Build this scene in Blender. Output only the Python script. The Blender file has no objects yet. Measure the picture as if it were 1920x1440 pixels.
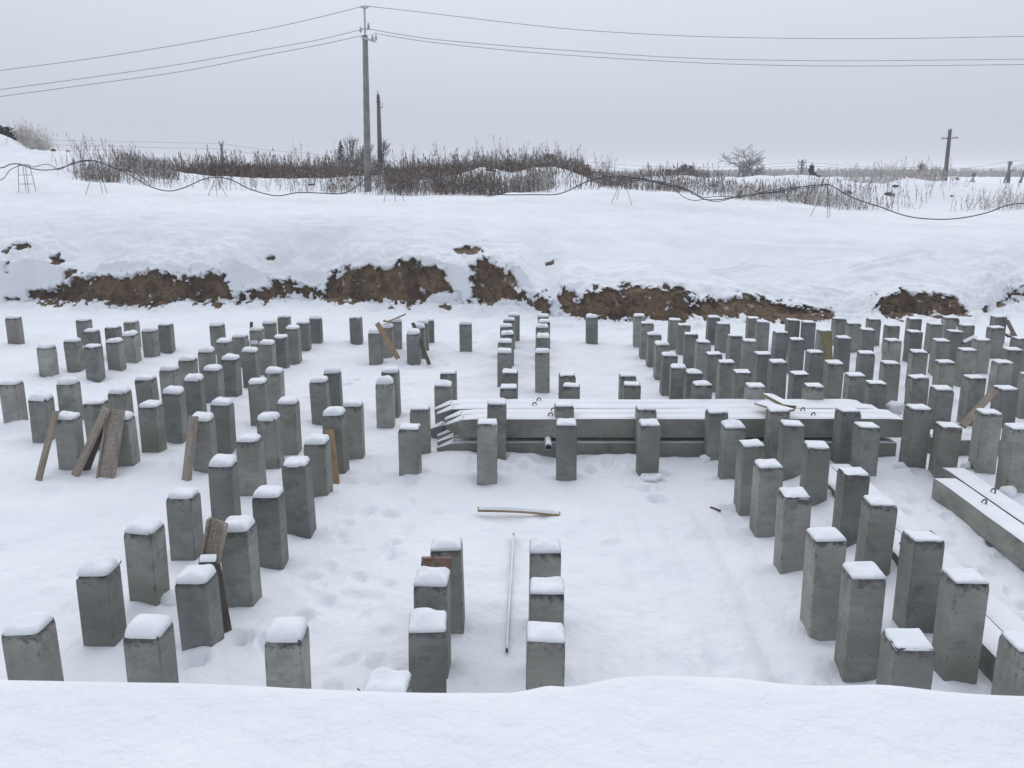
import bpy, math, random
import numpy as np
from mathutils import Vector, Matrix
random.seed(11); rng = np.random.default_rng(11)
sc = bpy.context.scene
R = math.radians

# ------------------------------------------------------------------ camera
CAM_H = 4.42                       # eye above the pit floor, standing on the near bank
PITCH = 13.54
cam_d = bpy.data.cameras.new('camera'); cam = bpy.data.objects.new('camera', cam_d)
sc.collection.objects.link(cam); sc.camera = cam
cam.location = (0, 0, CAM_H); cam.rotation_euler = (R(90-PITCH), 0, 0)
cam_d.sensor_width = 36; cam_d.lens = 36*1640/1920; cam_d.clip_start = .1; cam_d.clip_end = 3000

# ------------------------------------------------------------------ sky and light (overcast)
world = bpy.data.worlds.new('World'); sc.world = world; world.use_nodes = True
nt = world.node_tree; nt.nodes.clear()
wo = nt.nodes.new('ShaderNodeOutputWorld'); add = nt.nodes.new('ShaderNodeAddShader')
sky = nt.nodes.new('ShaderNodeTexSky'); sky.sky_type = 'NISHITA'; sky.sun_disc = False
sky.sun_elevation = R(50); sky.sun_rotation = R(0); sky.dust_density = 8; sky.air_density = 1
hs = nt.nodes.new('ShaderNodeHueSaturation'); hs.inputs['Saturation'].default_value = .3; hs.inputs['Value'].default_value = .22
b1 = nt.nodes.new('ShaderNodeBackground'); b1.inputs['Strength'].default_value = .05
b2 = nt.nodes.new('ShaderNodeBackground'); b2.inputs['Strength'].default_value = 1.0
tc = nt.nodes.new('ShaderNodeTexCoord'); sep = nt.nodes.new('ShaderNodeSeparateXYZ')
ramp = nt.nodes.new('ShaderNodeValToRGB'); el = ramp.color_ramp.elements
# cloud deck: duller towards the horizon, brighter overhead
el[0].position = 0.0; el[0].color = (.475, .508, .57, 1)
el[1].position = 1.0; el[1].color = (.555, .608, .712, 1)
e = el.new(.06); e.color = (.52, .562, .652, 1)
e = el.new(.22); e.color = (.645, .69, .79, 1)
nz = nt.nodes.new('ShaderNodeTexNoise'); nz.inputs['Scale'].default_value = 1.6; nz.inputs['Detail'].default_value = 4
mp = nt.nodes.new('ShaderNodeMapping'); mp.inputs['Scale'].default_value = (1, 1, 4)
ma = nt.nodes.new('ShaderNodeMath'); ma.operation = 'MULTIPLY_ADD'; ma.inputs[1].default_value = .07; ma.inputs[2].default_value = -.035
ad = nt.nodes.new('ShaderNodeMath'); ad.operation = 'ADD'
L = nt.links.new
L(tc.outputs['Generated'], sep.inputs[0]); L(tc.outputs['Generated'], mp.inputs[0]); L(mp.outputs[0], nz.inputs['Vector'])
L(nz.outputs['Fac'], ma.inputs[0]); L(sep.outputs['Z'], ad.inputs[0]); L(ma.outputs[0], ad.inputs[1]); L(ad.outputs[0], ramp.inputs[0])
L(sky.outputs[0], hs.inputs['Color']); L(hs.outputs[0], b1.inputs[0]); L(ramp.outputs[0], b2.inputs[0])
L(b1.outputs[0], add.inputs[0]); L(b2.outputs[0], add.inputs[1]); L(add.outputs[0], wo.inputs[0])

sun_d = bpy.data.lights.new('sun', 'SUN'); sun_d.energy = 1.7; sun_d.angle = R(140); sun_d.color = (1, .985, .97)
sun = bpy.data.objects.new('sun', sun_d); sc.collection.objects.link(sun)
sun.rotation_euler = (R(-58), R(0), 0)      # veiled sun, high, beyond the pit

sc.view_settings.view_transform = 'Standard'; sc.view_settings.look = 'None'
sc.view_settings.exposure = 0.0; sc.view_settings.gamma = 1; sc.view_settings.use_curve_mapping = False

# ------------------------------------------------------------------ survey helper: sight line from the eye
F = 1640.0; CT, ST = math.cos(R(PITCH)), math.sin(R(PITCH))
def sight(px, py, Y):
    """point at distance Y north on the sight line measured at (px, py)"""
    k = (np.asarray(py, float)-720)/F
    t = Y/(CT-k*ST)
    return (np.asarray(px, float)-960)/F*t, Y+0*k, CAM_H+(-ST-k*CT)*t
def sightz(px, py, z=0.0):
    """point at height z on the sight line"""
    k = (np.asarray(py, float)-720)/F
    t = (z-CAM_H)/(-ST-k*CT)
    return (np.asarray(px, float)-960)/F*t, (CT-k*ST)*t, z+0*k
def V(px, py, Y): a = sight(px, py, Y); return Vector((float(a[0]), float(a[1]), float(a[2])))
def VG(px, py, z=0.0): a = sightz(px, py, z); return Vector((float(a[0]), float(a[1]), float(a[2])))
def bearing(X, Y, Z):
    zc = Y*CT+(CAM_H-Z)*ST; yc = (CAM_H-Z)*CT-Y*ST
    return 960+F*X/zc, 720+F*yc/zc

# ------------------------------------------------------------------ noise
_T = rng.random((8, 256, 256))
def vn(x, y, s=0):
    x = np.asarray(x, float); y = np.asarray(y, float)
    xi = np.floor(x).astype(np.int64); yi = np.floor(y).astype(np.int64); fx = x-xi; fy = y-yi
    fx = fx*fx*(3-2*fx); fy = fy*fy*(3-2*fy); T = _T[s % 8]; k = 37*(s//8)
    a = T[(xi+k) & 255, yi & 255]; b = T[(xi+1+k) & 255, yi & 255]; c = T[(xi+k) & 255, (yi+1) & 255]; d = T[(xi+1+k) & 255, (yi+1) & 255]
    return (a*(1-fx)+b*fx)*(1-fy)+(c*(1-fx)+d*fx)*fy
def fbm(x, y, s=0, o=4):
    r = 0; a = .5; f = 1
    for i in range(o):
        r = r+a*(vn(x*f, y*f, s+i)-.5)*2; a *= .5; f *= 2.03
    return r

# ------------------------------------------------------------------ object helpers
C = sc.collection
def link(name, me, parent=None, mat=None):
    o = bpy.data.objects.new(name, me); C.objects.link(o)
    if parent is not None: o.parent = parent
    if mat is not None:
        for m in (mat if isinstance(mat, (list, tuple)) else [mat]): me.materials.append(m)
    return o
def mesh(name, v, f, smooth=False):
    me = bpy.data.meshes.new(name); me.from_pydata([tuple(a) for a in v], [], [tuple(a) for a in f]); me.update()
    if smooth: me.polygons.foreach_set('use_smooth', np.ones(len(me.polygons), bool))
    return me
def npmesh(name, v, f, smooth=True):
    v = np.asarray(v, np.float32); f = np.asarray(f, np.int32); n, k = f.shape
    me = bpy.data.meshes.new(name)
    me.vertices.add(len(v)); me.vertices.foreach_set('co', v.ravel())
    me.loops.add(n*k); me.loops.foreach_set('vertex_index', f.ravel())
    me.polygons.add(n); me.polygons.foreach_set('loop_start', np.arange(n, dtype=np.int32)*k)
    try: me.polygons.foreach_set('loop_total', np.full(n, k, np.int32))
    except Exception: pass
    if smooth: me.polygons.foreach_set('use_smooth', np.ones(n, bool))
    me.update(); me.validate(); return me
def tag(o, label=None, cat=None, group=None, kind=None):
    if label: o['label'] = label
    if cat: o['category'] = cat
    if group: o['group'] = group
    if kind: o['kind'] = kind
    return o
def empty(name, loc, rz=0):
    o = bpy.data.objects.new(name, None); C.objects.link(o); o.location = loc; o.rotation_euler = (0, 0, rz); o.empty_display_size = .1
    return o
def rods(P0, P1, r0, r1, sides=3):
    """tapered prisms, vectorised -> verts, quad faces"""
    P0 = np.asarray(P0, float); P1 = np.asarray(P1, float); n = len(P0)
    r0 = np.broadcast_to(np.asarray(r0, float), n); r1 = np.broadcast_to(np.asarray(r1, float), n)
    d = P1-P0; d /= np.linalg.norm(d, axis=1, keepdims=True)+1e-9
    h = np.where(np.abs(d[:, 2:3]) > .9, np.array([[1., 0, 0]]), np.array([[0, 0, 1.]]))
    a = np.cross(d, h); a /= np.linalg.norm(a, axis=1, keepdims=True); b = np.cross(d, a)
    vs = []
    for P, r in ((P0, r0), (P1, r1)):
        for i in range(sides):
            t = 2*math.pi*i/sides; vs.append(P+(a*math.cos(t)+b*math.sin(t))*r[:, None])
    v = np.stack(vs, 1).reshape(-1, 3)
    f = [[i, (i+1) % sides, sides+(i+1) % sides, sides+i] for i in range(sides)]
    f = (np.array(f)[None]+(np.arange(n)*2*sides)[:, None, None]).reshape(-1, 4)
    return v, f
def box(x0, x1, y0, y1, z0, z1):
    v = [(x, y, z) for z in (z0, z1) for y in (y0, y1) for x in (x0, x1)]
    return v, [(0, 2, 3, 1), (4, 5, 7, 6), (0, 1, 5, 4), (2, 6, 7, 3), (0, 4, 6, 2), (1, 3, 7, 5)]
def joinm(parts):
    v = []; f = []
    for a, b in parts:
        n = len(v); v += [tuple(q) for q in a]; f += [tuple(int(i)+n for i in q) for q in b]
    return v, f
def tube(pts, r, sides=6, close=True):
    pts = [Vector(p) for p in pts]; v = []; f = []
    for i, p in enumerate(pts):
        d = (pts[min(i+1, len(pts)-1)]-pts[max(i-1, 0)]).normalized()
        h = Vector((0, 0, 1)) if abs(d.z) < .9 else Vector((1, 0, 0))
        a = d.cross(h).normalized(); b = d.cross(a)
        rr = r[i] if isinstance(r, (list, tuple)) else r
        for k in range(sides):
            t = 2*math.pi*k/sides; v.append(p+(a*math.cos(t)+b*math.sin(t))*rr)
    for i in range(len(pts)-1):
        for k in range(sides):
            f.append((i*sides+k, i*sides+(k+1) % sides, (i+1)*sides+(k+1) % sides, (i+1)*sides+k))
    if close:
        f.append(tuple(range(sides))[::-1]); f.append(tuple((len(pts)-1)*sides+k for k in range(sides)))
    return v, f

# ------------------------------------------------------------------ materials
def mat(name):
    m = bpy.data.materials.new(name); m.use_nodes = True
    n = m.node_tree.nodes; l = m.node_tree.links.new; b = n['Principled BSDF']
    return m, n, l, b
def noise(n, l, vec, scale, detail=4, rough=.55):
    t = n.new('ShaderNodeTexNoise'); t.inputs['Scale'].default_value = scale; t.inputs['Detail'].default_value = detail; t.inputs['Roughness'].default_value = rough
    if vec is not None: l(vec, t.inputs['Vector'])
    return t.outputs['Fac']
def rmp(n, l, fac, stops):
    r = n.new('ShaderNodeValToRGB'); e = r.color_ramp.elements
    e[0].position, e[0].color = stops[0][0], (*stops[0][1], 1); e[1].position, e[1].color = stops[-1][0], (*stops[-1][1], 1)
    for p, c in stops[1:-1]: q = e.new(p); q.color = (*c, 1)
    l(fac, r.inputs[0]); return r.outputs[0]
def mixc(n, l, fac, a, b, mode='MIX'):
    m = n.new('ShaderNodeMix'); m.data_type = 'RGBA'; m.blend_type = mode
    if isinstance(fac, (int, float)): m.inputs[0].default_value = fac
    else: l(fac, m.inputs[0])
    for s, v in ((6, a), (7, b)):
        if isinstance(v, tuple): m.inputs[s].default_value = (*v, 1)
        else: l(v, m.inputs[s])
    return m.outputs[2]
def bump(n, l, b, h, dist, strength=.6):
    q = n.new('ShaderNodeBump'); q.inputs['Distance'].default_value = dist; q.inputs['Strength'].default_value = strength
    l(h, q.inputs['Height']); l(q.outputs[0], b.inputs['Normal'])
def objvec(n, l, scale=(1, 1, 1), shift=True):
    t = n.new('ShaderNodeTexCoord'); m = n.new('ShaderNodeMapping'); m.inputs['Scale'].default_value = scale
    if shift:
        i = n.new('ShaderNodeObjectInfo'); k = n.new('ShaderNodeVectorMath'); k.operation = 'SCALE'; k.inputs[3].default_value = 57.0
        cc = n.new('ShaderNodeCombineXYZ'); l(i.outputs['Random'], cc.inputs[0]); l(i.outputs['Random'], cc.inputs[1]); l(i.outputs['Random'], cc.inputs[2])
        l(cc.outputs[0], k.inputs[0]); a = n.new('ShaderNodeVectorMath'); a.operation = 'ADD'
        l(t.outputs['Object'], a.inputs[0]); l(k.outputs[0], a.inputs[1]); l(a.outputs[0], m.inputs[0])
    else: l(t.outputs['Object'], m.inputs[0])
    return m.outputs[0]

def snow_material(name, scale=1.0):
    m, n, l, b = mat(name); v = objvec(n, l, shift=False)
    c = rmp(n, l, noise(n, l, v, .7*scale, 5), [(.3, (.70, .725, .76)), (.7, (.77, .79, .82))])
    l(c, b.inputs['Base Color']); b.inputs['Roughness'].default_value = .75; b.inputs['Specular IOR Level'].default_value = .25
    g = n.new('ShaderNodeMath'); g.operation = 'ADD'; l(noise(n, l, v, 9*scale, 5), g.inputs[0]); l(noise(n, l, v, 2.2*scale, 3), g.inputs[1])
    bump(n, l, b, g.outputs[0], .03/scale, .8)
    return m
SNOW = snow_material('snow'); SNOWCAP = snow_material('snow_cap', 2.5)

def concrete_material(name, tint=(1, 1, 1), pole=False):
    m, n, l, b = mat(name); v = objvec(n, l); vs = objvec(n, l, (2.0, 2.0, 9)); tc = n.new('ShaderNodeTexCoord'); oi = n.new('ShaderNodeObjectInfo')
    base = rmp(n, l, noise(n, l, v, 3.4, 8, .68), [(.30, (.145, .148, .140)), (.5, (.235, .239, .229)), (.70, (.325, .329, .318))])
    streak = rmp(n, l, noise(n, l, vs, 2.2, 4), [(.35, (.80, .80, .79)), (.62, (1.06, 1.06, 1.06))])
    c = mixc(n, l, .5, base, streak, 'MULTIPLY')
    st = rmp(n, l, noise(n, l, v, 1.7, 5, .65), [(.50, (1, 1, 1)), (.66, (.56, .54, .48))])
    c = mixc(n, l, .85, c, st, 'MULTIPLY')
    # tone of each casting
    tone = rmp(n, l, oi.outputs['Random'], [(0, (.72, .73, .74)), (.35, (.92, .93, .92)), (.65, (1.04, 1.03, .97)), (1, (1.30, 1.29, 1.26))])
    c = mixc(n, l, 1.0, c, tone, 'MULTIPLY')
    # air holes
    vo = n.new('ShaderNodeTexVoronoi'); vo.inputs['Scale'].default_value = 17; l(v, vo.inputs['Vector'])
    hole = n.new('ShaderNodeMath'); hole.operation = 'LESS_THAN'; hole.inputs[1].default_value = .11; l(vo.outputs['Distance'], hole.inputs[0])
    pick = n.new('ShaderNodeMath'); pick.operation = 'GREATER_THAN'; pick.inputs[1].default_value = .54; l(noise(n, l, v, 4.1, 2), pick.inputs[0])
    hh = n.new('ShaderNodeMath'); hh.operation = 'MULTIPLY'; l(hole.outputs[0], hh.inputs[0]); l(pick.outputs[0], hh.inputs[1])
    c = mixc(n, l, hh.outputs[0], c, (.05, .05, .05))
    if not pole:
        # damp, broken rim at the cut head
        sp = n.new('ShaderNodeSeparateXYZ'); l(tc.outputs['UV'], sp.inputs[0])
        q = n.new('ShaderNodeMath'); q.operation = 'MULTIPLY_ADD'; q.inputs[1].default_value = .20; l(noise(n, l, v, 11, 5, .75), q.inputs[0]); l(sp.outputs['Y'], q.inputs[2])
        rim = rmp(n, l, q.outputs[0], [(1.005, (0, 0, 0)), (1.06, (1, 1, 1))]) if False else None
        mr = n.new('ShaderNodeMapRange'); mr.inputs[1].default_value = 1.06; mr.inputs[2].default_value = 1.095; l(q.outputs[0], mr.inputs[0])
        c = mixc(n, l, mr.outputs[0], c, (.075, .077, .076))
        # chipped, dirty arrises
        q2 = n.new('ShaderNodeMath'); q2.operation = 'MULTIPLY_ADD'; q2.inputs[1].default_value = .55; l(noise(n, l, v, 7, 5, .8), q2.inputs[0]); l(sp.outputs['X'], q2.inputs[2])
        mr2 = n.new('ShaderNodeMapRange'); mr2.inputs[1].default_value = 1.27; mr2.inputs[2].default_value = 1.36; mr2.inputs[4].default_value = .85; l(q2.outputs[0], mr2.inputs[0])
        c = mixc(n, l, mr2.outputs[0], c, (.085, .087, .084))
    c = mixc(n, l, 1.0, c, tint, 'MULTIPLY')
    l(c, b.inputs['Base Color']); b.inputs['Roughness'].default_value = .85; b.inputs['Specular IOR Level'].default_value = .3
    g = n.new('ShaderNodeMath'); g.operation = 'SUBTRACT'; l(noise(n, l, v, 26, 5, .65), g.inputs[0]); l(hh.outputs[0], g.inputs[1])
    bump(n, l, b, g.outputs[0], .008, .6)
    return m
CONC = concrete_material('pile_concrete'); CONCL = concrete_material('lying_pile_concrete', (1.0, 1.0, .99), True); POLEC = concrete_material('pole_concrete', (.80, .82, .85), True)

def wood_material(name, a, bcol, dust=0.0):
    m, n, l, b = mat(name); v = objvec(n, l); vg = objvec(n, l, (1.5, 18, 18))
    c = rmp(n, l, noise(n, l, vg, 2.5, 5, .6), [(.3, a), (.7, bcol)])
    c = mixc(n, l, rmp(n, l, noise(n, l, v, 3.0, 3), [(.5, (0, 0, 0)), (.75, (.6, .6, .6))]), c, tuple(x*.55 for x in a))
    if dust:
        f = rmp(n, l, noise(n, l, v, 55, 5, .75), [(.66-dust, (0, 0, 0)), (.74-dust, (.8, .8, .8))])
        c = mixc(n, l, f, c, (.60, .61, .62))
    l(c, b.inputs['Base Color']); b.inputs['Roughness'].default_value = .85
    bump(n, l, b, noise(n, l, vg, 6, 5), .004, .7)
    return m
WOOD = wood_material('weathered_wood', (.17, .135, .10), (.30, .255, .205)); WOODD = wood_material('dark_wood', (.055, .042, .035), (.12, .095, .078))
WOODS = wood_material('snow_dusted_wood', (.18, .145, .115), (.31, .265, .215), .11); WOODF = wood_material('fresh_wood', (.22, .15, .085), (.36, .26, .16))
WOODR = wood_material('reddish_wood', (.15, .085, .06), (.25, .16, .12), .03); WOODM = wood_material('mossy_wood', (.12, .11, .05), (.25, .22, .11), .06)

def plain(name, col, rough=.7, metal=0, var=.2, scale=4):
    m, n, l, b = mat(name); v = objvec(n, l)
    c = rmp(n, l, noise(n, l, v, scale, 4), [(.3, tuple(x*(1-var) for x in col)), (.7, tuple(x*(1+var) for x in col))])
    l(c, b.inputs['Base Color']); b.inputs['Roughness'].default_value = rough; b.inputs['Metallic'].default_value = metal
    return m
STEEL = plain('galvanised_steel', (.42, .44, .46), .5, .6); REBAR = plain('rusty_rebar', (.10, .085, .08), .8); CABLE = plain('black_cable', (.03, .032, .038), .5)
WIRE = plain('wire', (.12, .125, .14), .6); GLASS = plain('insulator', (.35, .38, .40), .3); POLEW = wood_material('pole_wood', (.085, .068, .062), (.16, .125, .11))
POLEG = wood_material('grey_pole_wood', (.07, .068, .07), (.15, .14, .14))

def plant_material(name, cols, scale, frost=.0):
    m, n, l, b = mat(name); v = objvec(n, l, shift=False)
    k = len(cols); c = rmp(n, l, noise(n, l, v, scale, 3, .7), [(.3+.4*i/(k-1), cols[i]) for i in range(k)])
    if frost:
        f = rmp(n, l, noise(n, l, v, 5.3, 4, .8), [(.60-frost, (0, 0, 0)), (.68-frost, (1, 1, 1))])
        c = mixc(n, l, f, c, (.72, .74, .78))
    l(c, b.inputs['Base Color']); b.inputs['Roughness'].default_value = .9; b.inputs['Specular IOR Level'].default_value = .1
    return m
THICKET = plant_material('brown_thicket', [(.075, .038, .028), (.115, .060, .042), (.18, .11, .08)], .35, 0)
WEED = plant_material('dry_weed', [(.06, .042, .034), (.12, .083, .062), (.22, .16, .115)], .8, .05)
PALE = plant_material('pale_dry_grass', [(.28, .22, .16), (.42, .35, .27)], 1.0, .12)
FROSTED = plant_material('frosted_weed', [(.08, .058, .045), (.16, .12, .09), (.29, .22, .165)], 1.2, .11)
BARK = plant_material('grey_bark', [(.055, .05, .048), (.10, .09, .085)], 1.0, .0)
NEEDLE = plant_material('dark_needles', [(.018, .028, .020), (.04, .052, .038)], 1.0, .0)
FARWOOD = plant_material('distant_wood', [(.09, .08, .08), (.15, .135, .13)], .2, .03)

m, n, l, b = mat('bare_earth'); v = objvec(n, l, shift=False)
c = rmp(n, l, noise(n, l, v, 1.6, 7, .65), [(.30, (.038, .025, .017)), (.46, (.105, .066, .038)), (.58, (.195, .128, .072)), (.75, (.075, .050, .036))])
c = mixc(n, l, rmp(n, l, noise(n, l, v, 7, 6, .75), [(.66, (0, 0, 0)), (.71, (1, 1, 1))]), c, (.62, .64, .68))
c = mixc(n, l, rmp(n, l, noise(n, l, v, 2.6, 7, .8), [(.60, (0, 0, 0)), (.64, (1, 1, 1))]), c, (.66, .68, .72))
c = mixc(n, l, rmp(n, l, noise(n, l, v, 5, 5, .7), [(.36, (1, 1, 1)), (.44, (0, 0, 0))]), c, (.02, .016, .014))
l(c, b.inputs['Base Color']); b.inputs['Roughness'].default_value = .95; bump(n, l, b, noise(n, l, v, 6, 7, .7), .12, .9)
EARTH = m

# positions of the standing piles on the pit floor: x, y, height of the head, in files
PILES = {
 'LB': [
  [(-9.01,15.30,0.77)],
  [(-8.00,14.36,0.73), (-8.04,15.40,0.75)],
  [(-7.48,21.93,0.70)],
  [(-6.77,12.81,0.83), (-6.79,13.81,0.79), (-6.82,14.75,0.75), (-6.77,15.78,0.74), (-6.65,16.57,0.74), (-6.66,17.55,0.73), (-6.57,18.46,0.72), (-6.56,19.60,0.71), (-6.40,20.30,0.71), (-6.29,21.28,0.70), (-6.26,22.27,0.69), (-6.13,23.25,0.69)],
  [(-6.01,13.00,0.78), (-5.91,13.81,0.75), (-5.82,14.58,0.79), (-5.87,15.70,0.75), (-5.82,16.57,0.74), (-5.74,17.43,0.77), (-5.61,18.36,0.75), (-5.52,19.34,0.72), (-5.38,19.98,0.75), (-5.30,20.87,0.80), (-5.36,22.19,0.71), (-5.22,22.98,0.70)],
  [(-4.76,12.93,0.78), (-4.79,13.95,0.76), (-4.63,15.51,0.74), (-4.60,16.48,0.71)],
 ],
 'LC': [
  [(-13.28,23.05,0.70)],
  [(-11.24,22.70,0.69)],
  [(-10.48,19.32,0.64), (-10.22,20.04,0.64), (-10.29,21.12,0.68), (-9.95,21.52,0.70), (-9.88,22.44,0.69)],
  [(-9.33,19.11,0.69), (-9.15,19.81,0.67), (-9.13,20.63,0.70), (-9.00,21.44,0.64), (-8.88,22.15,0.68)],
 ],
 'LF': [
  [(-4.17,23.13,0.69)],
  [(-3.28,20.69,0.74), (-3.11,21.44,0.72), (-2.99,22.12,0.76), (-3.11,22.83,0.73)],
  [(-2.34,20.51,0.75), (-2.29,21.19,0.77), (-2.27,21.91,0.75), (-2.23,23.05,0.65)],
 ],
 'LM': [
  [(-3.71,11.85,0.77), (-3.72,12.93,0.78), (-3.66,13.83,0.80), (-3.51,15.54,0.76), (-3.43,16.32,0.76)],
  [(-2.70,11.60,0.83), (-2.64,12.56,0.96), (-2.54,13.47,0.86), (-2.27,15.16,0.81), (-2.28,16.05,0.82)],
 ],
 'LN': [
  [(-3.99,6.56,0.80), (-3.92,7.63,0.79), (-3.81,8.43,0.88), (-3.85,9.63,0.80), (-3.73,10.71,0.81)],
  [(-2.99,6.51,0.80), (-2.95,7.55,0.76), (-2.83,8.44,0.89), (-2.79,9.44,0.87), (-2.68,10.41,0.91)],
  [(-1.85,6.46,0.80)],
 ],
 'MB': [
  [(-1.22,15.16,0.78), (-1.23,16.52,0.69), (-1.17,21.84,0.75)],
  [(-0.05,14.89,0.80), (-0.04,16.12,0.79), (-0.16,18.16,0.77), (-0.16,19.31,0.76), (-0.11,20.36,0.75), (-0.15,21.45,0.74), (-0.07,22.48,0.73), (0.05,23.20,0.74)],
  [(0.64,17.84,0.83), (0.73,20.07,0.75), (0.73,21.19,0.77), (0.83,22.21,0.73), (0.85,23.12,0.72)],
  [(1.05,14.99,0.80), (1.03,15.90,0.79)],
  [(2.12,15.08,0.80), (2.15,15.84,0.79), (2.13,22.98,0.73)],
 ],
 'MM': [
  [(-1.52,12.45,0.78), (-1.47,13.47,0.80)],
  [(-0.37,12.40,0.87), (-0.25,13.21,0.96)],
  [(0.81,12.40,0.86), (0.84,13.58,0.82)],
  [(2.05,12.61,0.80), (2.13,13.40,0.82)],
 ],
 'MN': [
  [(-0.88,5.55,0.90), (-0.70,6.46,0.89), (-0.73,7.29,0.88), (-0.63,8.03,0.87)],
  [(0.26,6.29,0.89), (0.30,7.10,0.88), (0.32,7.99,0.87)],
 ],
 'RB': [
  [(3.31,14.87,0.86), (3.36,15.84,0.84), (3.20,16.38,0.83), (3.23,17.61,0.81), (3.31,18.95,0.79), (3.32,20.10,0.79), (3.30,21.16,0.87), (3.33,22.54,0.84)],
  [(4.20,14.75,0.86), (4.28,15.87,0.84), (4.22,16.84,0.83), (4.18,17.75,0.81), (4.26,19.19,0.79), (4.20,20.19,0.78), (4.28,21.55,0.76), (4.19,22.26,0.78)],
  [(5.22,14.75,0.86), (5.31,15.75,0.84), (5.25,16.87,0.83), (5.19,17.75,0.81), (5.32,19.29,0.79), (5.17,19.97,0.78), (5.33,21.81,0.76), (5.33,22.94,0.74)],
  [(6.40,14.92,0.86), (6.29,15.62,0.85), (6.32,16.79,0.83), (6.33,17.93,0.81), (6.44,19.46,0.79), (6.35,20.42,0.78), (6.41,22.11,0.75), (6.34,22.76,0.74)],
  [(7.36,14.55,0.86), (7.37,15.43,0.85), (7.42,16.75,0.83), (7.37,17.85,0.81), (7.57,19.68,0.79), (7.50,20.73,0.77), (7.57,22.04,0.75), (7.27,22.40,0.75)],
  [(8.47,14.56,0.86), (8.36,15.41,0.85), (8.53,16.84,0.83), (8.51,17.97,0.81), (8.56,19.34,0.79), (8.59,20.86,0.77), (8.63,21.81,0.76), (8.57,22.65,0.74)],
  [(9.55,15.70,0.84), (9.64,16.84,0.83), (9.64,18.17,0.81), (9.64,19.34,0.79), (9.59,20.57,0.77), (9.45,21.47,0.76), (9.46,22.63,0.74)],
  [(10.62,18.21,0.81), (10.63,19.46,0.79), (10.57,20.60,0.77), (10.63,21.73,0.76), (10.51,22.63,0.74)],
  [(11.56,19.60,0.79), (11.85,21.13,0.77), (11.35,21.57,0.76), (11.53,22.82,0.74)],
  [(12.94,23.01,0.74)],
 ],
 'RF': [
  [(3.02,6.02,0.98), (3.18,7.27,0.95), (3.08,7.96,1.00), (3.15,9.15,0.98), (3.22,10.43,0.89), (3.21,11.22,0.91), (3.25,12.35,0.84), (3.22,13.24,0.82)],
  [(3.90,5.96,0.99), (4.02,7.14,0.96), (4.03,7.98,0.97), (4.08,9.16,0.88), (4.15,10.09,0.90), (4.13,11.32,0.86), (4.09,12.26,0.89), (4.12,13.06,0.88)],
  [(5.27,12.47,0.80), (5.18,13.03,0.88)],
  [(6.16,12.81,0.99)],
  [(6.47,12.49,0.79)],
  [(7.10,11.76,0.99), (7.26,12.85,0.90)],
 ],
}

# ------------------------------------------------------------------ ground: pit floor, far bank, field beyond
def crv(pts, Y=None, z=0.0):
    p = np.array(pts, float)
    if Y is None: X, YY, Z = sightz(p[:, 0], p[:, 1], z); return X, YY
    X, YY, Z = sight(p[:, 0], p[:, 1], Y); return X, Z
_b = crv([(-400, 570), (0, 569), (60, 566), (150, 572), (300, 574), (420, 572), (520, 564), (600, 562), (720, 570), (850, 575), (950, 582), (1050, 596), (1200, 602), (1400, 598), (1550, 596), (1700, 592), (1810, 595), (1900, 572), (2400, 572)])
YB = lambda X: np.interp(X, *_b)
_YM = 29.0
_w = crv([(-400, 522), (0, 500), (60, 530), (100, 528), (150, 512), (210, 505), (290, 506), (400, 506), (430, 520), (520, 528), (600, 530), (620, 503), (700, 492), (770, 488), (850, 505), (870, 520), (900, 488), (975, 508), (1000, 545), (1030, 565), (1060, 535), (1150, 545), (1210, 532), (1300, 552), (1450, 568), (1560, 580), (1640, 552), (1700, 545), (1800, 560), (1860, 575), (1900, 540), (2400, 540)], _YM-.6)
WT = lambda X: np.clip(np.interp(X, *_w), .3, 3)
_c = crv([(-500, 402), (0, 404), (300, 400), (640, 408), (960, 418), (1280, 434), (1600, 442), (1920, 442), (2500, 442)], 33.5)
CR = lambda X: np.interp(X, *_c)
_r1 = crv([(-500, 322), (0, 330), (200, 345), (300, 352), (400, 358), (520, 368), (640, 372), (800, 371), (920, 373), (960, 364), (1040, 363), (1100, 356), (1200, 355), (1235, 361), (1260, 358), (1330, 370), (1400, 376), (1500, 383), (1580, 397), (1660, 403), (1750, 404), (1920, 396), (2500, 396)], 41.)
R1 = lambda X: np.interp(X, *_r1)
_d = crv([(-500, 318), (0, 320), (200, 338), (300, 350), (400, 358), (640, 361), (920, 362), (1100, 352), (1400, 372), (1580, 388), (1660, 392), (1920, 385), (2500, 385)], 49.)
D1 = lambda X: np.interp(X, *_d)
_r2 = crv([(-600, 150), (-200, 205), (0, 245), (30, 266), (52, 276), (100, 277), (190, 280), (225, 290), (300, 312), (340, 322), (400, 329), (460, 332), (560, 333), (640, 329), (690, 326), (735, 327), (780, 335), (830, 330), (870, 321), (900, 309), (930, 312), (960, 321), (1000, 309), (1045, 311), (1085, 327), (1120, 346), (1180, 346), (1225, 330), (1290, 327), (1335, 335), (1390, 332), (1440, 328), (1500, 328), (1560, 333), (1610, 343), (1660, 340), (1710, 331), (1760, 339), (1800, 336), (1850, 342), (1920, 344), (2600, 340)], 58.)
R2 = lambda X: np.interp(X, *_r2)
FAR = 3.1
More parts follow.
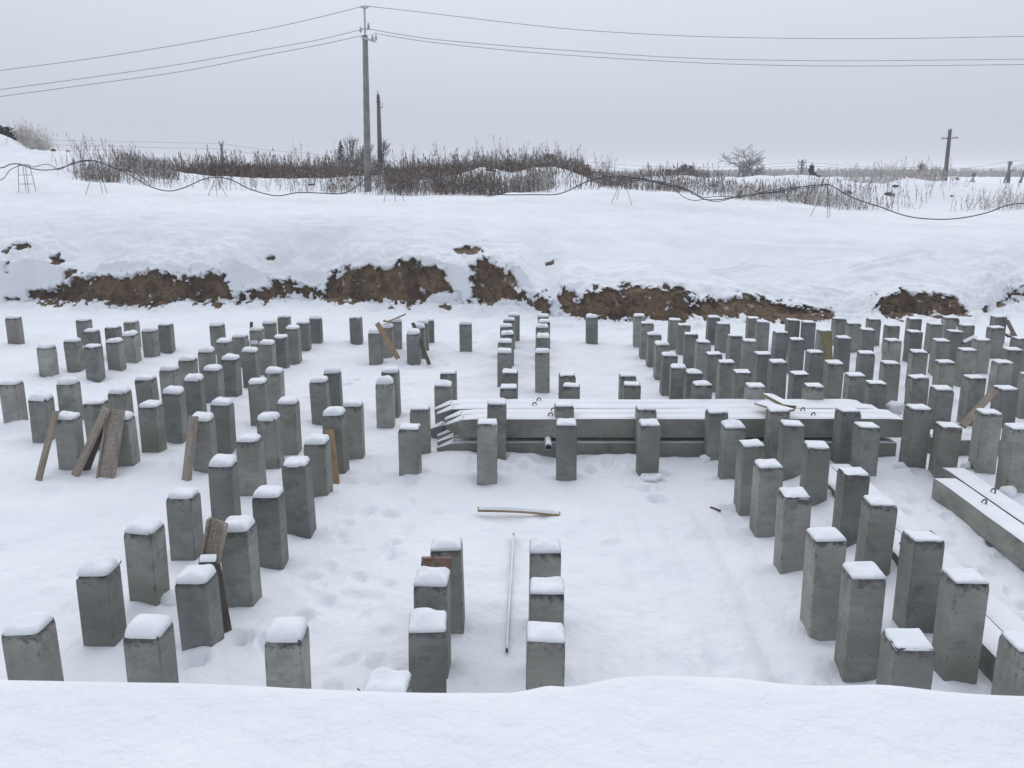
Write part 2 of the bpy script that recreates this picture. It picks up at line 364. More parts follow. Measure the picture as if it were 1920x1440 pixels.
def base_z(X, Y):
    yb = YB(X)
    def lin(Yq):
        z = np.where(Yq < yb, 0, 0)*1.0
        segs = [(yb, 0*X, yb+.40, WT(X)), (yb+.40, WT(X), 33.5+0*X, CR(X)), (33.5+0*X, CR(X), 41.+0*X, R1(X)), (41.+0*X, R1(X), 49+0*X, D1(X)),
                (49+0*X, D1(X), 58+0*X, R2(X)), (58+0*X, R2(X), 66+0*X, .5*R2(X)+.5*FAR-.2), (66+0*X, .5*R2(X)+.5*FAR-.2, 95+0*X, FAR+0*X), (95+0*X, FAR+0*X, 5000+0*X, FAR+0*X)]
        for a, za, b_, zb in segs:
            t = (Yq-a)/(b_-a); z = np.where((Yq >= a) & (Yq < b_), za+(zb-za)*t, z)
        return z
    r = np.clip((Y-yb-.6)*.5, 0, 1.1)
    return sum(w*lin(Y+o*r) for o, w in ((-1, .15), (-.5, .2), (0, .3), (.5, .2), (1, .15)))
_ALL = [p for b_ in PILES.values() for c_ in b_ for p in c_]
_bp = rng.random((len(_ALL), 3))
DENTS = []      # footprints and kicked hollows: x, y, rx, ry, depth
def steps(pts, n, spread=.15, d=.035):
    pts = [VG(*p) for p in pts]
    for i in range(n):
        t = i/(max(n-1, 1))*(len(pts)-1); k = min(int(t), len(pts)-2); p = pts[k].lerp(pts[k+1], t-k)
        DENTS.append((p.x+rng.normal()*spread, p.y+rng.normal()*spread, .06+rng.random()*.035, .09+rng.random()*.05, 1.3*d*(.5+rng.random())))
steps([(660, 1290), (700, 1150), (690, 1095), (750, 1020), (740, 930), (800, 880)], 22, .12)
steps([(560, 1180), (620, 1060), (660, 960), (690, 880)], 16, .15)
steps([(380, 1240), (430, 1210), (470, 1230)], 6, .12, .05)
steps([(870, 870), (960, 880), (1100, 870), (1220, 880)], 24, .2, .05)
steps([(1230, 905), (1200, 920), (1260, 930)], 7, .12, .05)
steps([(1760, 1020), (1850, 1130), (1900, 1180)], 26, .35, .03)
steps([(600, 760), (700, 690), (820, 680)], 26, .4, .04)
steps([(60, 700), (200, 760), (300, 900)], 18, .4, .035)
steps([(1690, 900), (1760, 980)], 14, .3, .04)
steps([(1000, 690), (1150, 720), (1130, 760)], 12, .4, .025)
steps([(900, 560+60), (990, 640)], 10, .3, .04)
for _ in range(420):      # trampled snow everywhere between the piles
    y_ = 6+21*rng.random(); x_ = rng.uniform(-.62, .62)*(y_+2); DENTS.append((x_, y_, .05+.10*rng.random(), .06+.12*rng.random(), .010+.035*rng.random()))
def detail(X, Y):
    z = .07*fbm(X*.35, Y*.35, 1, 3)+.055*fbm(X*1.3, Y*1.3, 2, 3)+.024*fbm(X*4.0, Y*4.0, 3, 3)
    yb = YB(X); o = Y-yb
    k = np.exp(-((o+.6)/1.2)**2)*(o < 0)+(o >= 0)*np.exp(-(o/2.1)**2)
    z = z+k*(.28*fbm(X*.7, Y*1.2, 4, 4)+.15*fbm(X*2.2, Y*2.8, 5, 5))
    z = z+.10*np.exp(-((o+.35)/.5)**2)*(o < .1)
    k2 = np.clip((Y-40)/6, 0, 1); z = z+k2*(.16*fbm(X*.28, Y*.28, 6, 4)+.10*fbm(X*1.1, Y*1.1, 7, 3))
    k3 = np.clip((Y-30)/2, 0, 1)*np.clip((41-Y)/4, 0, 1); z = z+k3*.14*fbm(X*.22, Y*.3, 9, 2)
    return z
def ground_z(X, Y):
    X = np.asarray(X, float); Y = np.asarray(Y, float)
    return base_z(X, Y)+detail(X, Y)*np.clip((Y-3)/1.5, 0, 1)
def gz(x, y): return float(ground_z(np.array([x]), np.array([y]))[0])

NC = 1240
u = np.linspace(-1, 1, NC)
rows = []
for s in np.linspace(0, 1, 430)**1.25: rows.append(('f', s))
for o in np.linspace(0, .5, 44)[1:]: rows.append(('b', o))
for o in np.linspace(.5, 3.6, 62)[1:]: rows.append(('b', o))
for s in np.linspace(0, 1, 70)[1:]: rows.append(('p', s))
for y in np.linspace(42, 66, 95)[1:]: rows.append(('y', y))
for y in np.concatenate([np.linspace(66, 130, 22)[1:], np.geomspace(130, 1000, 18)[1:]]): rows.append(('y', y))
Xs = []; Ys = []
for kind, s in rows:
    # nominal distance sets the spread of the column positions
    nomY = {'f': 3.4+s*(28.2-3.4), 'b': 28.2+s, 'p': 31.8+s*(42-31.8), 'y': s}[kind]
    X = u*(3.6+.72*nomY); yb = YB(X)
    if kind == 'f': Y = 3.4+s*(yb-3.4)
    elif kind == 'b': Y = yb+s
    elif kind == 'p': Y = (yb+3.6)+s*(42-yb-3.6)
    else: Y = s+0*X
    Xs.append(X); Ys.append(Y)
GX = np.array(Xs); GY = np.array(Ys); GZ = ground_z(GX, GY)
# snow banked against or scoured from each pile foot
nf = 430
for (px_, py_, ph_), q in zip(_ALL, _bp):
    a = (q[0]-.5)*.17; s_ = .14+q[1]*.14
    rr = np.where((GY[:nf, 0] > py_-1) & (GY[:nf, 0] < py_+1))[0]
    if len(rr):
        i0, i1 = rr[0], rr[-1]+1
        GZ[i0:i1] += a*np.exp(-((GX[i0:i1]-px_-(q[2]-.5)*.3)**2+(GY[i0:i1]-py_+.15)**2)/(2*s_*s_))
def patch(f, y0, y1):
    rr = np.where((GY[:nf, NC//2] > y0) & (GY[:nf, NC//2] < y1))[0]
    if len(rr): i0, i1 = rr[0], rr[-1]+1; GZ[i0:i1] += f(GX[i0:i1], GY[i0:i1])
for x, y, rx, ry, dp in DENTS:
    an = (x*37.7) % 3.14; ca, sa = math.cos(an), math.sin(an); el_ = .75+.5*((y*91.3) % 1)
    patch(lambda X, Y: -dp*np.exp(-((((X-x)*ca+(Y-y)*sa)/rx/el_)**2+(((Y-y)*ca-(X-x)*sa)/ry*el_)**2)**2)*(.6+.8*vn(X*14, Y*14, 2))+.35*dp*np.exp(-((X-x)/(rx*1.9))**2-((Y-y-ry)/(ry*1.7))**2), y-.8, y+.8)
# two shallow wheel ruts leading to the piles, low drifts
for xr in (1.35, 1.62, 1.95, 2.45): patch(lambda X, Y: -.05*np.exp(-((X-xr-.07*np.sin(Y*.8))/.12)**2)*np.clip((12.2-Y)/2, 0, 1)*(.6+.6*vn(X*0+xr, Y*1.5, 2)), 3.4, 12.4)
patch(lambda X, Y: .14*np.exp(-((X+.95)/.75)**2-((Y-13.1)/.5)**2), 11, 15)          # drift by the point of the lying piles
patch(lambda X, Y: .07*np.clip(1-np.abs(X-2.2)/3.6, 0, 1)**.5*np.exp(-((Y-13.25)/.28)**2), 12, 14)
patch(lambda X, Y: .13*np.exp(-((X-4.36)/.22)**2)*np.clip((Y-8.0)/1.2, 0, 1)*np.clip((12.6-Y)/.6, 0, 1)*(.7+.6*vn(X*0, Y*2, 1)), 7.5, 13)
patch(lambda X, Y: .10*np.exp(-((X+3.6)/.25-(Y-8.2)/.5)**2-((Y-8.2)/.5)**2)*(X < -4.2), 7, 10)

PX, PY = bearing(GX, GY, GZ)
# where the cut bank is bare: measured band along the wall, edge broken up by noise
top = np.array([(-300, 545), (0, 700), (60, 556), (75, 545), (110, 540), (135, 540), (150, 524), (205, 520), (230, 522), (290, 510), (340, 526), (385, 520), (396, 506), (412, 514), (424, 538), (440, 560), (450, 553), (500, 541), (525, 527), (545, 530), (605, 552), (612, 560), (616, 524), (655, 505), (700, 506), (740, 502), (780, 488), (800, 510), (832, 512), (846, 530), (860, 600), (880, 600), (893, 510), (898, 494), (915, 490), (925, 505), (972, 512), (978, 552), (1010, 558), (1030, 570), (1034, 610), (1044, 610), (1048, 540), (1070, 545), (1078, 566), (1100, 552), (1190, 540), (1260, 546), (1300, 566), (1340, 560), (1370, 560), (1430, 560), (1470, 578), (1560, 584), (1575, 605), (1632, 605), (1640, 560), (1700, 550), (1790, 560), (1812, 590), (1818, 605), (1885, 600), (1890, 545), (1930, 538), (2300, 545)], float)
bot = np.array([(-300, 560), (60, 556), (90, 565), (150, 562), (180, 560), (285, 574), (340, 560), (380, 563), (400, 566), (432, 552), (440, 556), (500, 562), (560, 552), (605, 556), (620, 562), (680, 566), (745, 562), (775, 573), (800, 565), (850, 545), (858, 560), (888, 548), (925, 572), (960, 560), (1000, 575), (1030, 592), (1046, 572), (1065, 590), (1085, 598), (1170, 592), (1240, 602), (1300, 592), (1400, 596), (1470, 600), (1560, 592), (1640, 570), (1660, 588), (1760, 592), (1812, 588), (1890, 560), (1935, 562), (2300, 560)], float)
PX_ = PX; PX = PX+26*fbm(GX*1.1, GZ*2.6, 31, 4)+8*fbm(GX*5, GZ*9, 33, 3)
tp = np.interp(PX, top[:, 0], top[:, 1]); bt = np.interp(PX, bot[:, 0], bot[:, 1])
nz1 = fbm(GX*1.6, GZ*2.2+GY*.3, 11, 5); nz2 = fbm(GX*5.5, GZ*6+GY*.8, 13, 4)
band = np.minimum(PY-tp, bt-PY)/8.0
nz3 = fbm(GX*13, GZ*15+GY*3, 23, 2)
m_ = band+.30+1.4*nz1+1.8*nz2+1.5*nz3
patches = [(28, 462, 20, 8), (10, 470, 12, 10), (10, 500, 7, 16), (103, 487, 20, 12), (128, 512, 13, 10), (405, 572, 16, 6), (885, 470, 26, 7), (905, 498, 18, 9), (1034, 491, 6, 7), (1117, 538, 8, 6), (830, 577, 10, 6), (878, 565, 7, 4), (1705, 548, 6, 4), (1632, 553, 10, 5), (1845, 580, 8, 6), (510, 484, 9, 3), (453, 569, 6, 4), (1880, 572, 12, 6), (20, 560, 16, 5), (745, 580, 9, 5), (1440, 598, 12, 5)]
for a, b_, ra, rb in patches:
    q = 1-((PX-a)/ra)**2-((PY-b_)/rb)**2
    m_ = np.maximum(m_, 1.3*q-.25+1.9*nz2+.8*nz1)
m_ = np.where((GY > YB(GX)-1.3) & (GY < YB(GX)+6) & (PY > 440), m_, -5)
m_ = m_+0
soil = 1/(1+np.exp(-6*m_))
# bare earth lies behind the skin of snow; overhanging lip above it
GY2 = GY+soil*.16+soil*.10*fbm(GX*2.5, GZ*3, 15, 4)
lip = np.clip(1-np.abs(PY-tp+6)/9, 0, 1)*(GY > YB(GX))*(GY < YB(GX)+1.2)*(1-soil)
GY2 -= lip*.14; rough = np.exp(-((GY-YB(GX)-.3)/1.1)**2)
GZ2 = GZ+rough*.07*fbm(GX*6, GY*6+GZ*4, 17, 4)-soil*.02
def crevice(pts, wd, dp):
    P = np.array(pts, float); cy = np.interp(PX_, P[:, 0], P[:, 1], left=-999, right=-999)+3*fbm(GX*1.5, GX*0, 19, 3)
    f = np.clip(np.minimum(PX_-P[0, 0], P[-1, 0]-PX_)/25, 0, 1)
    d = PY-cy; return -dp*f*np.exp(-(d/wd)**2)+dp*.6*f*np.exp(-((d-2.2*wd)/(1.6*wd))**2)
far_ = (GY > YB(GX)) & (GY < 41)
for pts, wd, dp in (([(1585, 505), (1640, 490), (1690, 483), (1730, 472), (1765, 487)], 3.0, .16), ([(1310, 503), (1355, 508), (1400, 494), (1460, 496)], 1.8, .09), ([(1480, 502), (1530, 487), (1600, 483)], 1.8, .07), ([(985, 480), (1020, 468), (1065, 465)], 1.8, .08), ([(850, 458), (900, 452), (980, 455)], 2.2, .07), ([(1360, 448), (1480, 456), (1620, 459)], 3.0, .07), ([(250, 402), (310, 403)], 1.6, .06), ([(1515, 540), (1560, 545), (1600, 555)], 2.2, .09)):
    GZ2 = GZ2+np.where(far_, crevice(pts, wd, dp), 0)
N_r = len(rows)
verts = np.stack([GX, GY2, GZ2], -1).reshape(-1, 3)
idx = np.arange(N_r*NC).reshape(N_r, NC)
quads = np.stack([idx[:-1, :-1], idx[:-1, 1:], idx[1:, 1:], idx[1:, :-1]], -1).reshape(-1, 4)
fs = soil.reshape(-1)[quads].mean(1) > .5
for nm, sel, mt in (('snow_ground', ~fs, SNOW), ('exposed_earth', fs, EARTH)):
    q = quads[sel]; used, inv = np.unique(q.ravel(), return_inverse=True)
    tag(link(nm, npmesh(nm, verts[used], inv.reshape(-1, 4)), None, mt), kind='structure')

# near bank: the snow edge the photographer stands on
ep = np.array([(-700, 1270), (0, 1278), (150, 1281), (330, 1285), (480, 1291), (640, 1298), (800, 1303), (960, 1304), (1000, 1296), (1035, 1287), (1060, 1293), (1100, 1287), (1150, 1275), (1220, 1269), (1300, 1272), (1400, 1276), (1450, 1284), (1520, 1291), (1600, 1290), (1650, 1286), (1720, 1292), (1780, 1301), (1860, 1308), (1920, 1310), (2600, 1318)], float)
EXx, EXy, _ = sightz(ep[:, 0], ep[:, 1]+7, 2.80)
NX = 640; xs = np.linspace(-1, 1, NX); xs = np.sign(xs)*np.abs(xs)**1.6*26
ey = np.interp(xs, EXx, EXy)
ey = np.convolve(np.pad(ey, 2, 'edge'), [.1, .2, .4, .2, .1], 'valid')
prof = [(-9, .02), (-6, .05), (-4, .04)]+[(-2.6+.07*i, .03*(1-i/37)) for i in range(37)]+[(0, 0), (.05, -.012), (.10, -.05), (.16, -.11), (.3, -.30), (.6, -.75), (.9, -1.25), (1.2, -1.8), (1.5, -2.35), (1.8, -2.75), (2.1, -2.95), (2.6, -3.0)]
pv = []
for o, dz in prof:
    Y = ey+o; n_ = .030*fbm(xs*1.0, Y*1.0+0*xs, 21, 3)+.012*fbm(xs*4, Y*4, 22, 4)
    if o < -.1: n_ = n_-.04*np.exp(-((xs+.97)/.22)**2-((Y-2.33)/.05)**2)
    wgt = 1.0 if o > .2 else max(.22, min(1, -o/1.0)) if o < 0 else .22
    pv.append(np.stack([xs, Y, 2.80+dz+n_*wgt], -1))
pv = np.array(pv); idx = np.arange(len(prof)*NX).reshape(len(prof), NX)
quads = np.stack([idx[:-1, :-1], idx[:-1, 1:], idx[1:, 1:], idx[1:, :-1]], -1).reshape(-1, 4)
tag(link('near_bank', npmesh('near_bank', pv.reshape(-1, 3), quads), None, SNOW), kind='structure')

# blue hills under the far sky
hv = []; hx = np.linspace(-900, 1500, 90)
for j, (yy, s) in enumerate(((930, 0), (960, 1), (990, 0))):
    for x in hx: hv.append((x, yy, FAR-1+s*(2.5+3.5*vn(np.array(x/110), np.array(3.3), 3)+14*math.exp(-((x-590)/60)**2))))
idx = np.arange(3*90).reshape(3, 90); q = np.stack([idx[:-1, :-1], idx[:-1, 1:], idx[1:, 1:], idx[1:, :-1]], -1).reshape(-1, 4)
tag(link('hills', npmesh('hills', hv, q), None, FARWOOD), kind='structure')

# ------------------------------------------------------------------ concrete piles
def shaft_mesh(h, seed, w=.30, broken=.5):
    """driven pile: square section with chamfered arrises, chipped head; UV v = height from top"""
    rnd = random.Random(seed); hw = w/2; ch = .012
    per = []
    for k in range(4):
        c, s = [(1, 0), (0, 1), (-1, 0), (0, -1)][k]
        for t in (-1, -.75, -.35, 0, .35, .75, 1):
            a = t*(hw-ch); per.append((hw*c-a*s, hw*s+a*c, abs(t)))
    P = len(per); zs = [-.35, 0, .25*h, .5*h, .75*h, h-.10, h-.05, h-.025, h-.010, h]
    dz = [rnd.uniform(-1, 0)*.013*broken*2 for _ in range(P)]
    cr = [rnd.uniform(0, 1) for _ in range(4)]
    v = []
    for i, z in enumerate(zs):
        for j, (x, y, t) in enumerate(per):
            corner = cr[min(j//7, 3)] if t > .7 else 0
            k = max(0, (z-(h-.06))/.06); ins = 1
            if k > 0: ins = 1-(.008+.085*broken*(corner > .62)*rnd.uniform(.5, 1.2)*hw+.02*broken*rnd.random())*k**1.5/hw
            lean = 0
            v.append((x*ins+lean, y*ins, z+(dz[j] if i == len(zs)-1 else 0)-(.03*broken*(corner > .62)*k)))
    f = []
    for i in range(len(zs)-1):
        for j in range(P): f.append((i*P+j, i*P+(j+1) % P, (i+1)*P+(j+1) % P, (i+1)*P+j))
    n = len(v); v.append((0, 0, h-.004)); o = (len(zs)-1)*P
    for j in range(P): f.append((o+j, o+(j+1) % P, n))
    me = mesh('shaft', v, f); uv = me.uv_layers.new(name='UVMap')
    vi = np.zeros(len(me.loops), np.int32); me.loops.foreach_get('vertex_index', vi)
    va = np.array(v); tt_ = np.array([q[2] for q in per]*len(zs)+[0.]); d = np.stack([tt_[vi], 1-(h-va[vi, 2])*.5], -1).astype(np.float32); uv.data.foreach_set('uv', d.ravel())
    return me
def cap_mesh(hc, edge, flat, seed, w=.30):
    """snow lying on a pile head: thin at the rim, domed inside"""
    rnd = random.Random(seed); N = 15; hw = w/2; sx = rnd.random()*90; v = []; ox, oy = rnd.uniform(-.018, .018), rnd.uniform(-.012, .02)
    if hc < .05: ox *= .4; oy *= .4
    for j in range(N):
        for i in range(N):
            a = -1+2*i/(N-1); b_ = -1+2*j/(N-1)
            a = math.copysign(abs(a)**.75, a); b_ = math.copysign(abs(b_)**.75, b_)
            e = max(abs(a), abs(b_)); r = (abs(a)**6+abs(b_)**6)**(1/6.) or 1e-6
            k = (e/r) if e > 0 else 1; k = 1-(1-k)*(.15 if flat else .85)
            nzv = float(vn(a*1.4+sx, b_*1.4+sx, 1))-.5; ed = float(vn(math.atan2(b_, a)*2.2+sx, sx, 2))
            rim = 1.0+.03*(hc > .05)-.07*ed*(.5 if hc > .05 else 1)
            x = a*k*hw*rim+ox*(1-e*e)*.5; y = b_*k*hw*rim+oy*(1-e*e)*.5
            if flat: g = max(0, 1-(e/.93)**2.2)**.9*(.75+.9*nzv)
            else: g = max(0, 1-(e/1.0)**3.4)**.62*(.92+.55*nzv)
            z = edge+hc*g
            if e > .99: z = -.012
            v.append((x, y, z))
    f = [(j*N+i, j*N+i+1, (j+1)*N+i+1, (j+1)*N+i) for j in range(N-1) for i in range(N-1)]
    f.append(tuple([i for i in range(N)][::-1]+[j*N for j in range(1, N)]+[(N-1)*N+i for i in range(1, N)]+[j*N+N-1 for j in range(N-2, 0, -1)]))
    return mesh('snow_cap', v, f, True)
ORD = ['', 'first', 'second', 'third', 'fourth', 'fifth', 'sixth', 'seventh', 'eighth', 'ninth', 'tenth', 'eleventh', 'twelfth']
WHERE = {'RB': ('dense field behind the lying beams', 'piles standing in the dense field behind the lying beams'),
         'RF': ('double file right of bare snow', 'piles in the double file beside the bare snow'),
         'LN': ('front left cluster', 'piles of the front left cluster'),
         'LM': ('files left of the beam points', 'piles standing beside the beam points'),
         'LB': ('long field at the left', 'piles of the long field on the left'),
         'LC': ('far left corner cluster', 'piles of the far left corner cluster'),
         'LF': ('small files with boards below bank', 'piles of the small files below the bank'),
         'MN': ('short front middle files', 'piles of the short front middle files'),
         'MM': ('pairs before the lying beams', 'piles in pairs before the lying beams'),
         'MB': ('middle files behind lying beams', 'piles of the middle files behind the lying beams')}
PILE_OBJ = {}
pid = 0
for blk, cols in PILES.items():
    for ci, col in enumerate(cols):
        for ri, (x, y, h) in enumerate(col):
            pid += 1; rnd = random.Random(pid*7+1)
            if x < -1.8: hc, edge, flat = .048+rnd.random()*.048, .010, False
            elif x < 2.6 and y < 9: hc, edge, flat = (.075 if x < 0 else .05)+rnd.random()*.015, .012, True
            elif x < 2.6 and y > 17: hc, edge, flat = .055+rnd.random()*.015, .010, False
            elif x < 2.6: hc, edge, flat = .018+rnd.random()*.035, .010, True
            elif x < 3.7: hc, edge, flat = .035+rnd.random()*.025, .009, True
            else: hc, edge, flat = .010+rnd.random()*.018, .009, True
            if blk == 'LC': hc *= .8
            root = empty('concrete_pile', (x, y, 0), R(-1.0+rnd.gauss(0, 2.2)))
            root.rotation_euler[0] = R(rnd.gauss(0, .5)); root.rotation_euler[1] = R(rnd.gauss(0, .6))
            puff = 'puffy' if hc > .05 else 'thin'
            where, grp = WHERE[blk]; pos = 'standing alone' if len(col) == 1 else f'{ORD[ri+1]} from front'
            lab = f'Concrete pile, {where}, {ORD[ci+1]} {"pair" if blk == "MM" else "file"} from left, {pos}'
            tag(root, lab, 'concrete pile', grp)
            link('shaft', shaft_mesh(h, pid, broken=(brk := rnd.choice([.15, .3, .6, 1.0, 1.0, 1.7 if not flat else .8]))), root, CONC)
            cp = link('snow_cap', cap_mesh(hc, edge, flat, pid), root, SNOWCAP); cp.location = (0, 0, h-.004-(.012 if brk > 1.2 and not flat else 0)); cp.rotation_euler = (R(rnd.gauss(0, 1.5)), R(rnd.gauss(0, 1.5)), 0)
            PILE_OBJ[(blk, ci, ri)] = root

# wire ends left sticking out of a few heads
for key, pts in ((('MN', 0, 0), ((-.15, -.10, -.02, -.045, .02, .03), (.15, -.12, -.07, .05, .0, .02), (.15, .0, -.04, .04, .01, .03))), (('LC', 2, 0), ((.15, .02, -.16, .09, 0, -.01),)), (('LN', 0, 1), ((.12, .1, -.03, .05, .03, .05),)), (('RB', 5, 1), ((-.02, .1, .0, .0, .0, .12),))):
    if key in PILE_OBJ:
        r_ = PILE_OBJ[key]; hh = [c for c in r_.children if c.name.startswith('snow_cap')][0].location.z
        for (x, y, z, dx, dy, dz_) in pts:
            v, f = tube([(x, y, hh+z), (x+dx*.6, y+dy, hh+z+dz_*.3), (x+dx, y+dy, hh+z+dz_)], .006, 5); link('wire_end', mesh('wire_end', v, f), r_, REBAR)

# ------------------------------------------------------------------ piles lying on their side
def lying(name, label, p_tail, p_body, z0, tip=.27, s=.30, group=None, snow=.025, loops=(), top_snow=True):
    """tail -> body end, then a pyramid point; z0 = underside"""
    a = Vector((p_tail[0], p_tail[1], 0)); b_ = Vector((p_body[0], p_body[1], 0)); Lh = (b_-a).length; ang = math.atan2((b_-a).y, (b_-a).x)
    root = empty(name, (a.x, a.y, z0), ang); tag(root, label, 'concrete pile', group)
    ch = .012; h = s/2
    sec = [(-h+ch, 0), (h-ch, 0), (h, ch), (h, s-ch), (h-ch, s), (-h+ch, s), (-h, s-ch), (-h, ch)]
    xs_ = [0]+[Lh*i/6 for i in range(1, 7)]
    v = []; f = []
    for x in xs_: v += [(x, q[0], q[1]) for q in sec]
    if tip: v += [(Lh+tip, q[0]*.18, h+(q[1]-h)*.18) for q in sec]
    n = len(v)//8
    for i in range(n-1):
        for k in range(8): f.append((i*8+k, i*8+(k+1) % 8, (i+1)*8+(k+1) % 8, (i+1)*8+k))
    f.append(tuple(range(8))[::-1]); f.append(tuple((n-1)*8+k for k in range(8)))
    link('body', mesh('body', v, f), root, CONCL)
    if top_snow:
        N = max(24, int(Lh*9)); M = 7; v = []; sd = random.random()*50
        for i in range(N+1):
            x = .012+(Lh-.02)*i/N
            for j in range(M):
                t = -1+2*j/(M-1); e = abs(t); ee = min(1, min(i, N-i)/1.5)
                w_ = h*(1.005-.035*float(vn(x*3+sd, (1 if t > 0 else 0)*7+sd, 1)))
                z = (.006+snow*(1-.45*e**4)*(.65+.7*float(vn(x*1.7+sd, t*2, 2))))*ee*(1 if e < .99 else .55)
                v.append((x, math.copysign(e**.7, t)*w_, s+z))
        f = [(i*M+j, i*M+j+1, (i+1)*M+j+1, (i+1)*M+j) for i in range(N) for j in range(M-1)]
        if tip:
            o = len(v)
            for i in range(6):
                k = i/5; x = Lh-.01+(tip+.005)*k
                for j in range(M):
                    t = -1+2*j/(M-1); w_ = h*(.96*(1-k)+.15*k)
                    v.append((x, t*w_, (s+.012)*(1-k)+(h+.04)*k+(snow*.8*(1-abs(t)**3) if abs(t) < .99 else -.012)))
            f += [(o+i*M+j, o+i*M+j+1, o+(i+1)*M+j+1, o+(i+1)*M+j) for i in range(5) for j in range(M-1)]
        link('snow_cover', mesh('snow_cover', v, f, True), root, SNOWCAP)
    for d in loops:
        pts = [Vector((d+.035*math.cos(q), .02*math.sin(q*1.3), s-.01+(.092 if 0 < q < math.pi else 0)*math.sin(q)**.5 if 0 < q < math.pi else s-.02)) for q in np.linspace(0, math.pi, 11)]
        v, f = tube(pts, .011, 5); link('lifting_loop', mesh('lifting_loop', v, f, True), root, REBAR)
    return root
lowz = -.09
G1 = 'long piles lying in the stack'
# upper layer: four side by side, points to the west
names_u = ['nearest beam of the upper layer in the stack, its long face bare', 'second beam from the front in the upper layer of the stack', 'third beam from the front in the upper layer, behind the dark seam', 'rearmost beam of the upper layer of the stack']
for i, (yy, xr, xl, lp) in enumerate([(13.58, 6.27, -.80, 0), (13.885, 6.25, -.84, 0), (14.225, 6.12, -1.0, 0), (14.53, 5.98, -1.06, 0)]):
    lying('lying_pile', 'Long concrete pile, '+names_u[i], (xr, yy), (xl, yy-.02), .30, group=G1, loops=[xr-[3.62+.0, .62][0]-0 if False else xr-a for a in ([4.83-.05*0, .62+.0] if False else [(4.85, 4.78, 4.62, 4.50)[i], (.62, .68, .38, .46)[i]])])
names_l = ['nearest beam of the lower layer, half sunk in snow', 'second beam from the front in the lower layer of the stack', 'third beam from the front in the lower layer of the stack', 'rearmost beam of the lower layer, its point sticking out farthest']
for i, (yy, xr, xl) in enumerate([(13.56, 6.17, -.95), (13.90, 6.12, -.97), (14.24, 6.1, -1.0), (14.58, 6.05, -1.22)]):
    lying('lying_pile', 'Long concrete pile, '+names_l[i], (xr, yy), (xl, yy), lowz, group=G1, snow=.010)
G2 = 'long piles lying beside the double file'
lying('lying_pile', 'Long snow covered beam running past the inner side of the last double file', (4.54, 12.35), (4.42, 5.6), -.07, 0, group=G2, loops=(3.0,))
lying('lying_pile', 'Long snow covered beam, outer one of the pair past the double file', (4.845, 12.35), (4.725, 5.6), -.07, 0, group=G2)
lying('lying_pile', 'Beam lying at the far right with its bare side facing the double file', (6.03, 11.55), (5.99, 5.0), -.01, 0, group=G2, loops=(1.05, 5.6))
lying('lying_pile', 'Outer beam of the pair lying at the far right, loop near its end', (6.36, 12.0), (6.32, 5.4), -.01, 0, group=G2, loops=(1.1,))
lying('lying_pile', 'Beam half hidden behind standing piles east of the stack', (6.85, 13.62), (11.5, 13.72), -.07, .27, group=G1)
lying('lying_pile', 'Rear beam half hidden behind standing piles east of the stack', (6.9, 13.95), (11.3, 14.02), -.07, .27, group=G1)

# timbers between the layers and the square steel tube poking out
for i, x in enumerate((-.45, 2.6, 4.1, 5.75)):
    v, f = box(-.05, .05, 13.50-14.1, 14.72-14.1, .212, .298)
    o = link('spacer_timber', mesh('spacer_timber', v, f), None, WOODD); o.location = (x, 14.1, 0)
    tag(o, ['Dark spacer timber under the beam points', 'Dark spacer timber under the upper beams, near the stack middle', 'Dark spacer timber under the upper beams, third from the points', 'Dark spacer timber under the tail ends of the upper beams'][i], 'spacer', 'timbers between the stacked beams')
root = empty('steel_tube', (.57, 13.0, .235)); tag(root, 'Square hollow steel tube with snow on top poking out between the stacked beams', 'steel tube')
t = .006; o_ = .052
v, f = joinm([box(-o_, o_, 0, 1.4, 0, t), box(-o_, o_, 0, 1.4, .075-t, .075), box(-o_, -o_+t, .001, 1.4, t, .075-t), box(o_-t, o_, .001, 1.4, t, .075-t)])
link('tube_wall', mesh('tube_wall', v, f), root, STEEL)
v = []; 
for i in range(8):
    for j in range(5):
        tt = -1+j/2; v.append((tt*.038, .005+i*.07, .075+(.022*(1-abs(tt)**2.5) if abs(tt) < 1 else 0)))
f = [(i*5+j, i*5+j+1, (i+1)*5+j+1, (i+1)*5+j) for i in range(7) for j in range(4)]
link('snow_cover', mesh('snow_cover', v, f, True), root, SNOWCAP)

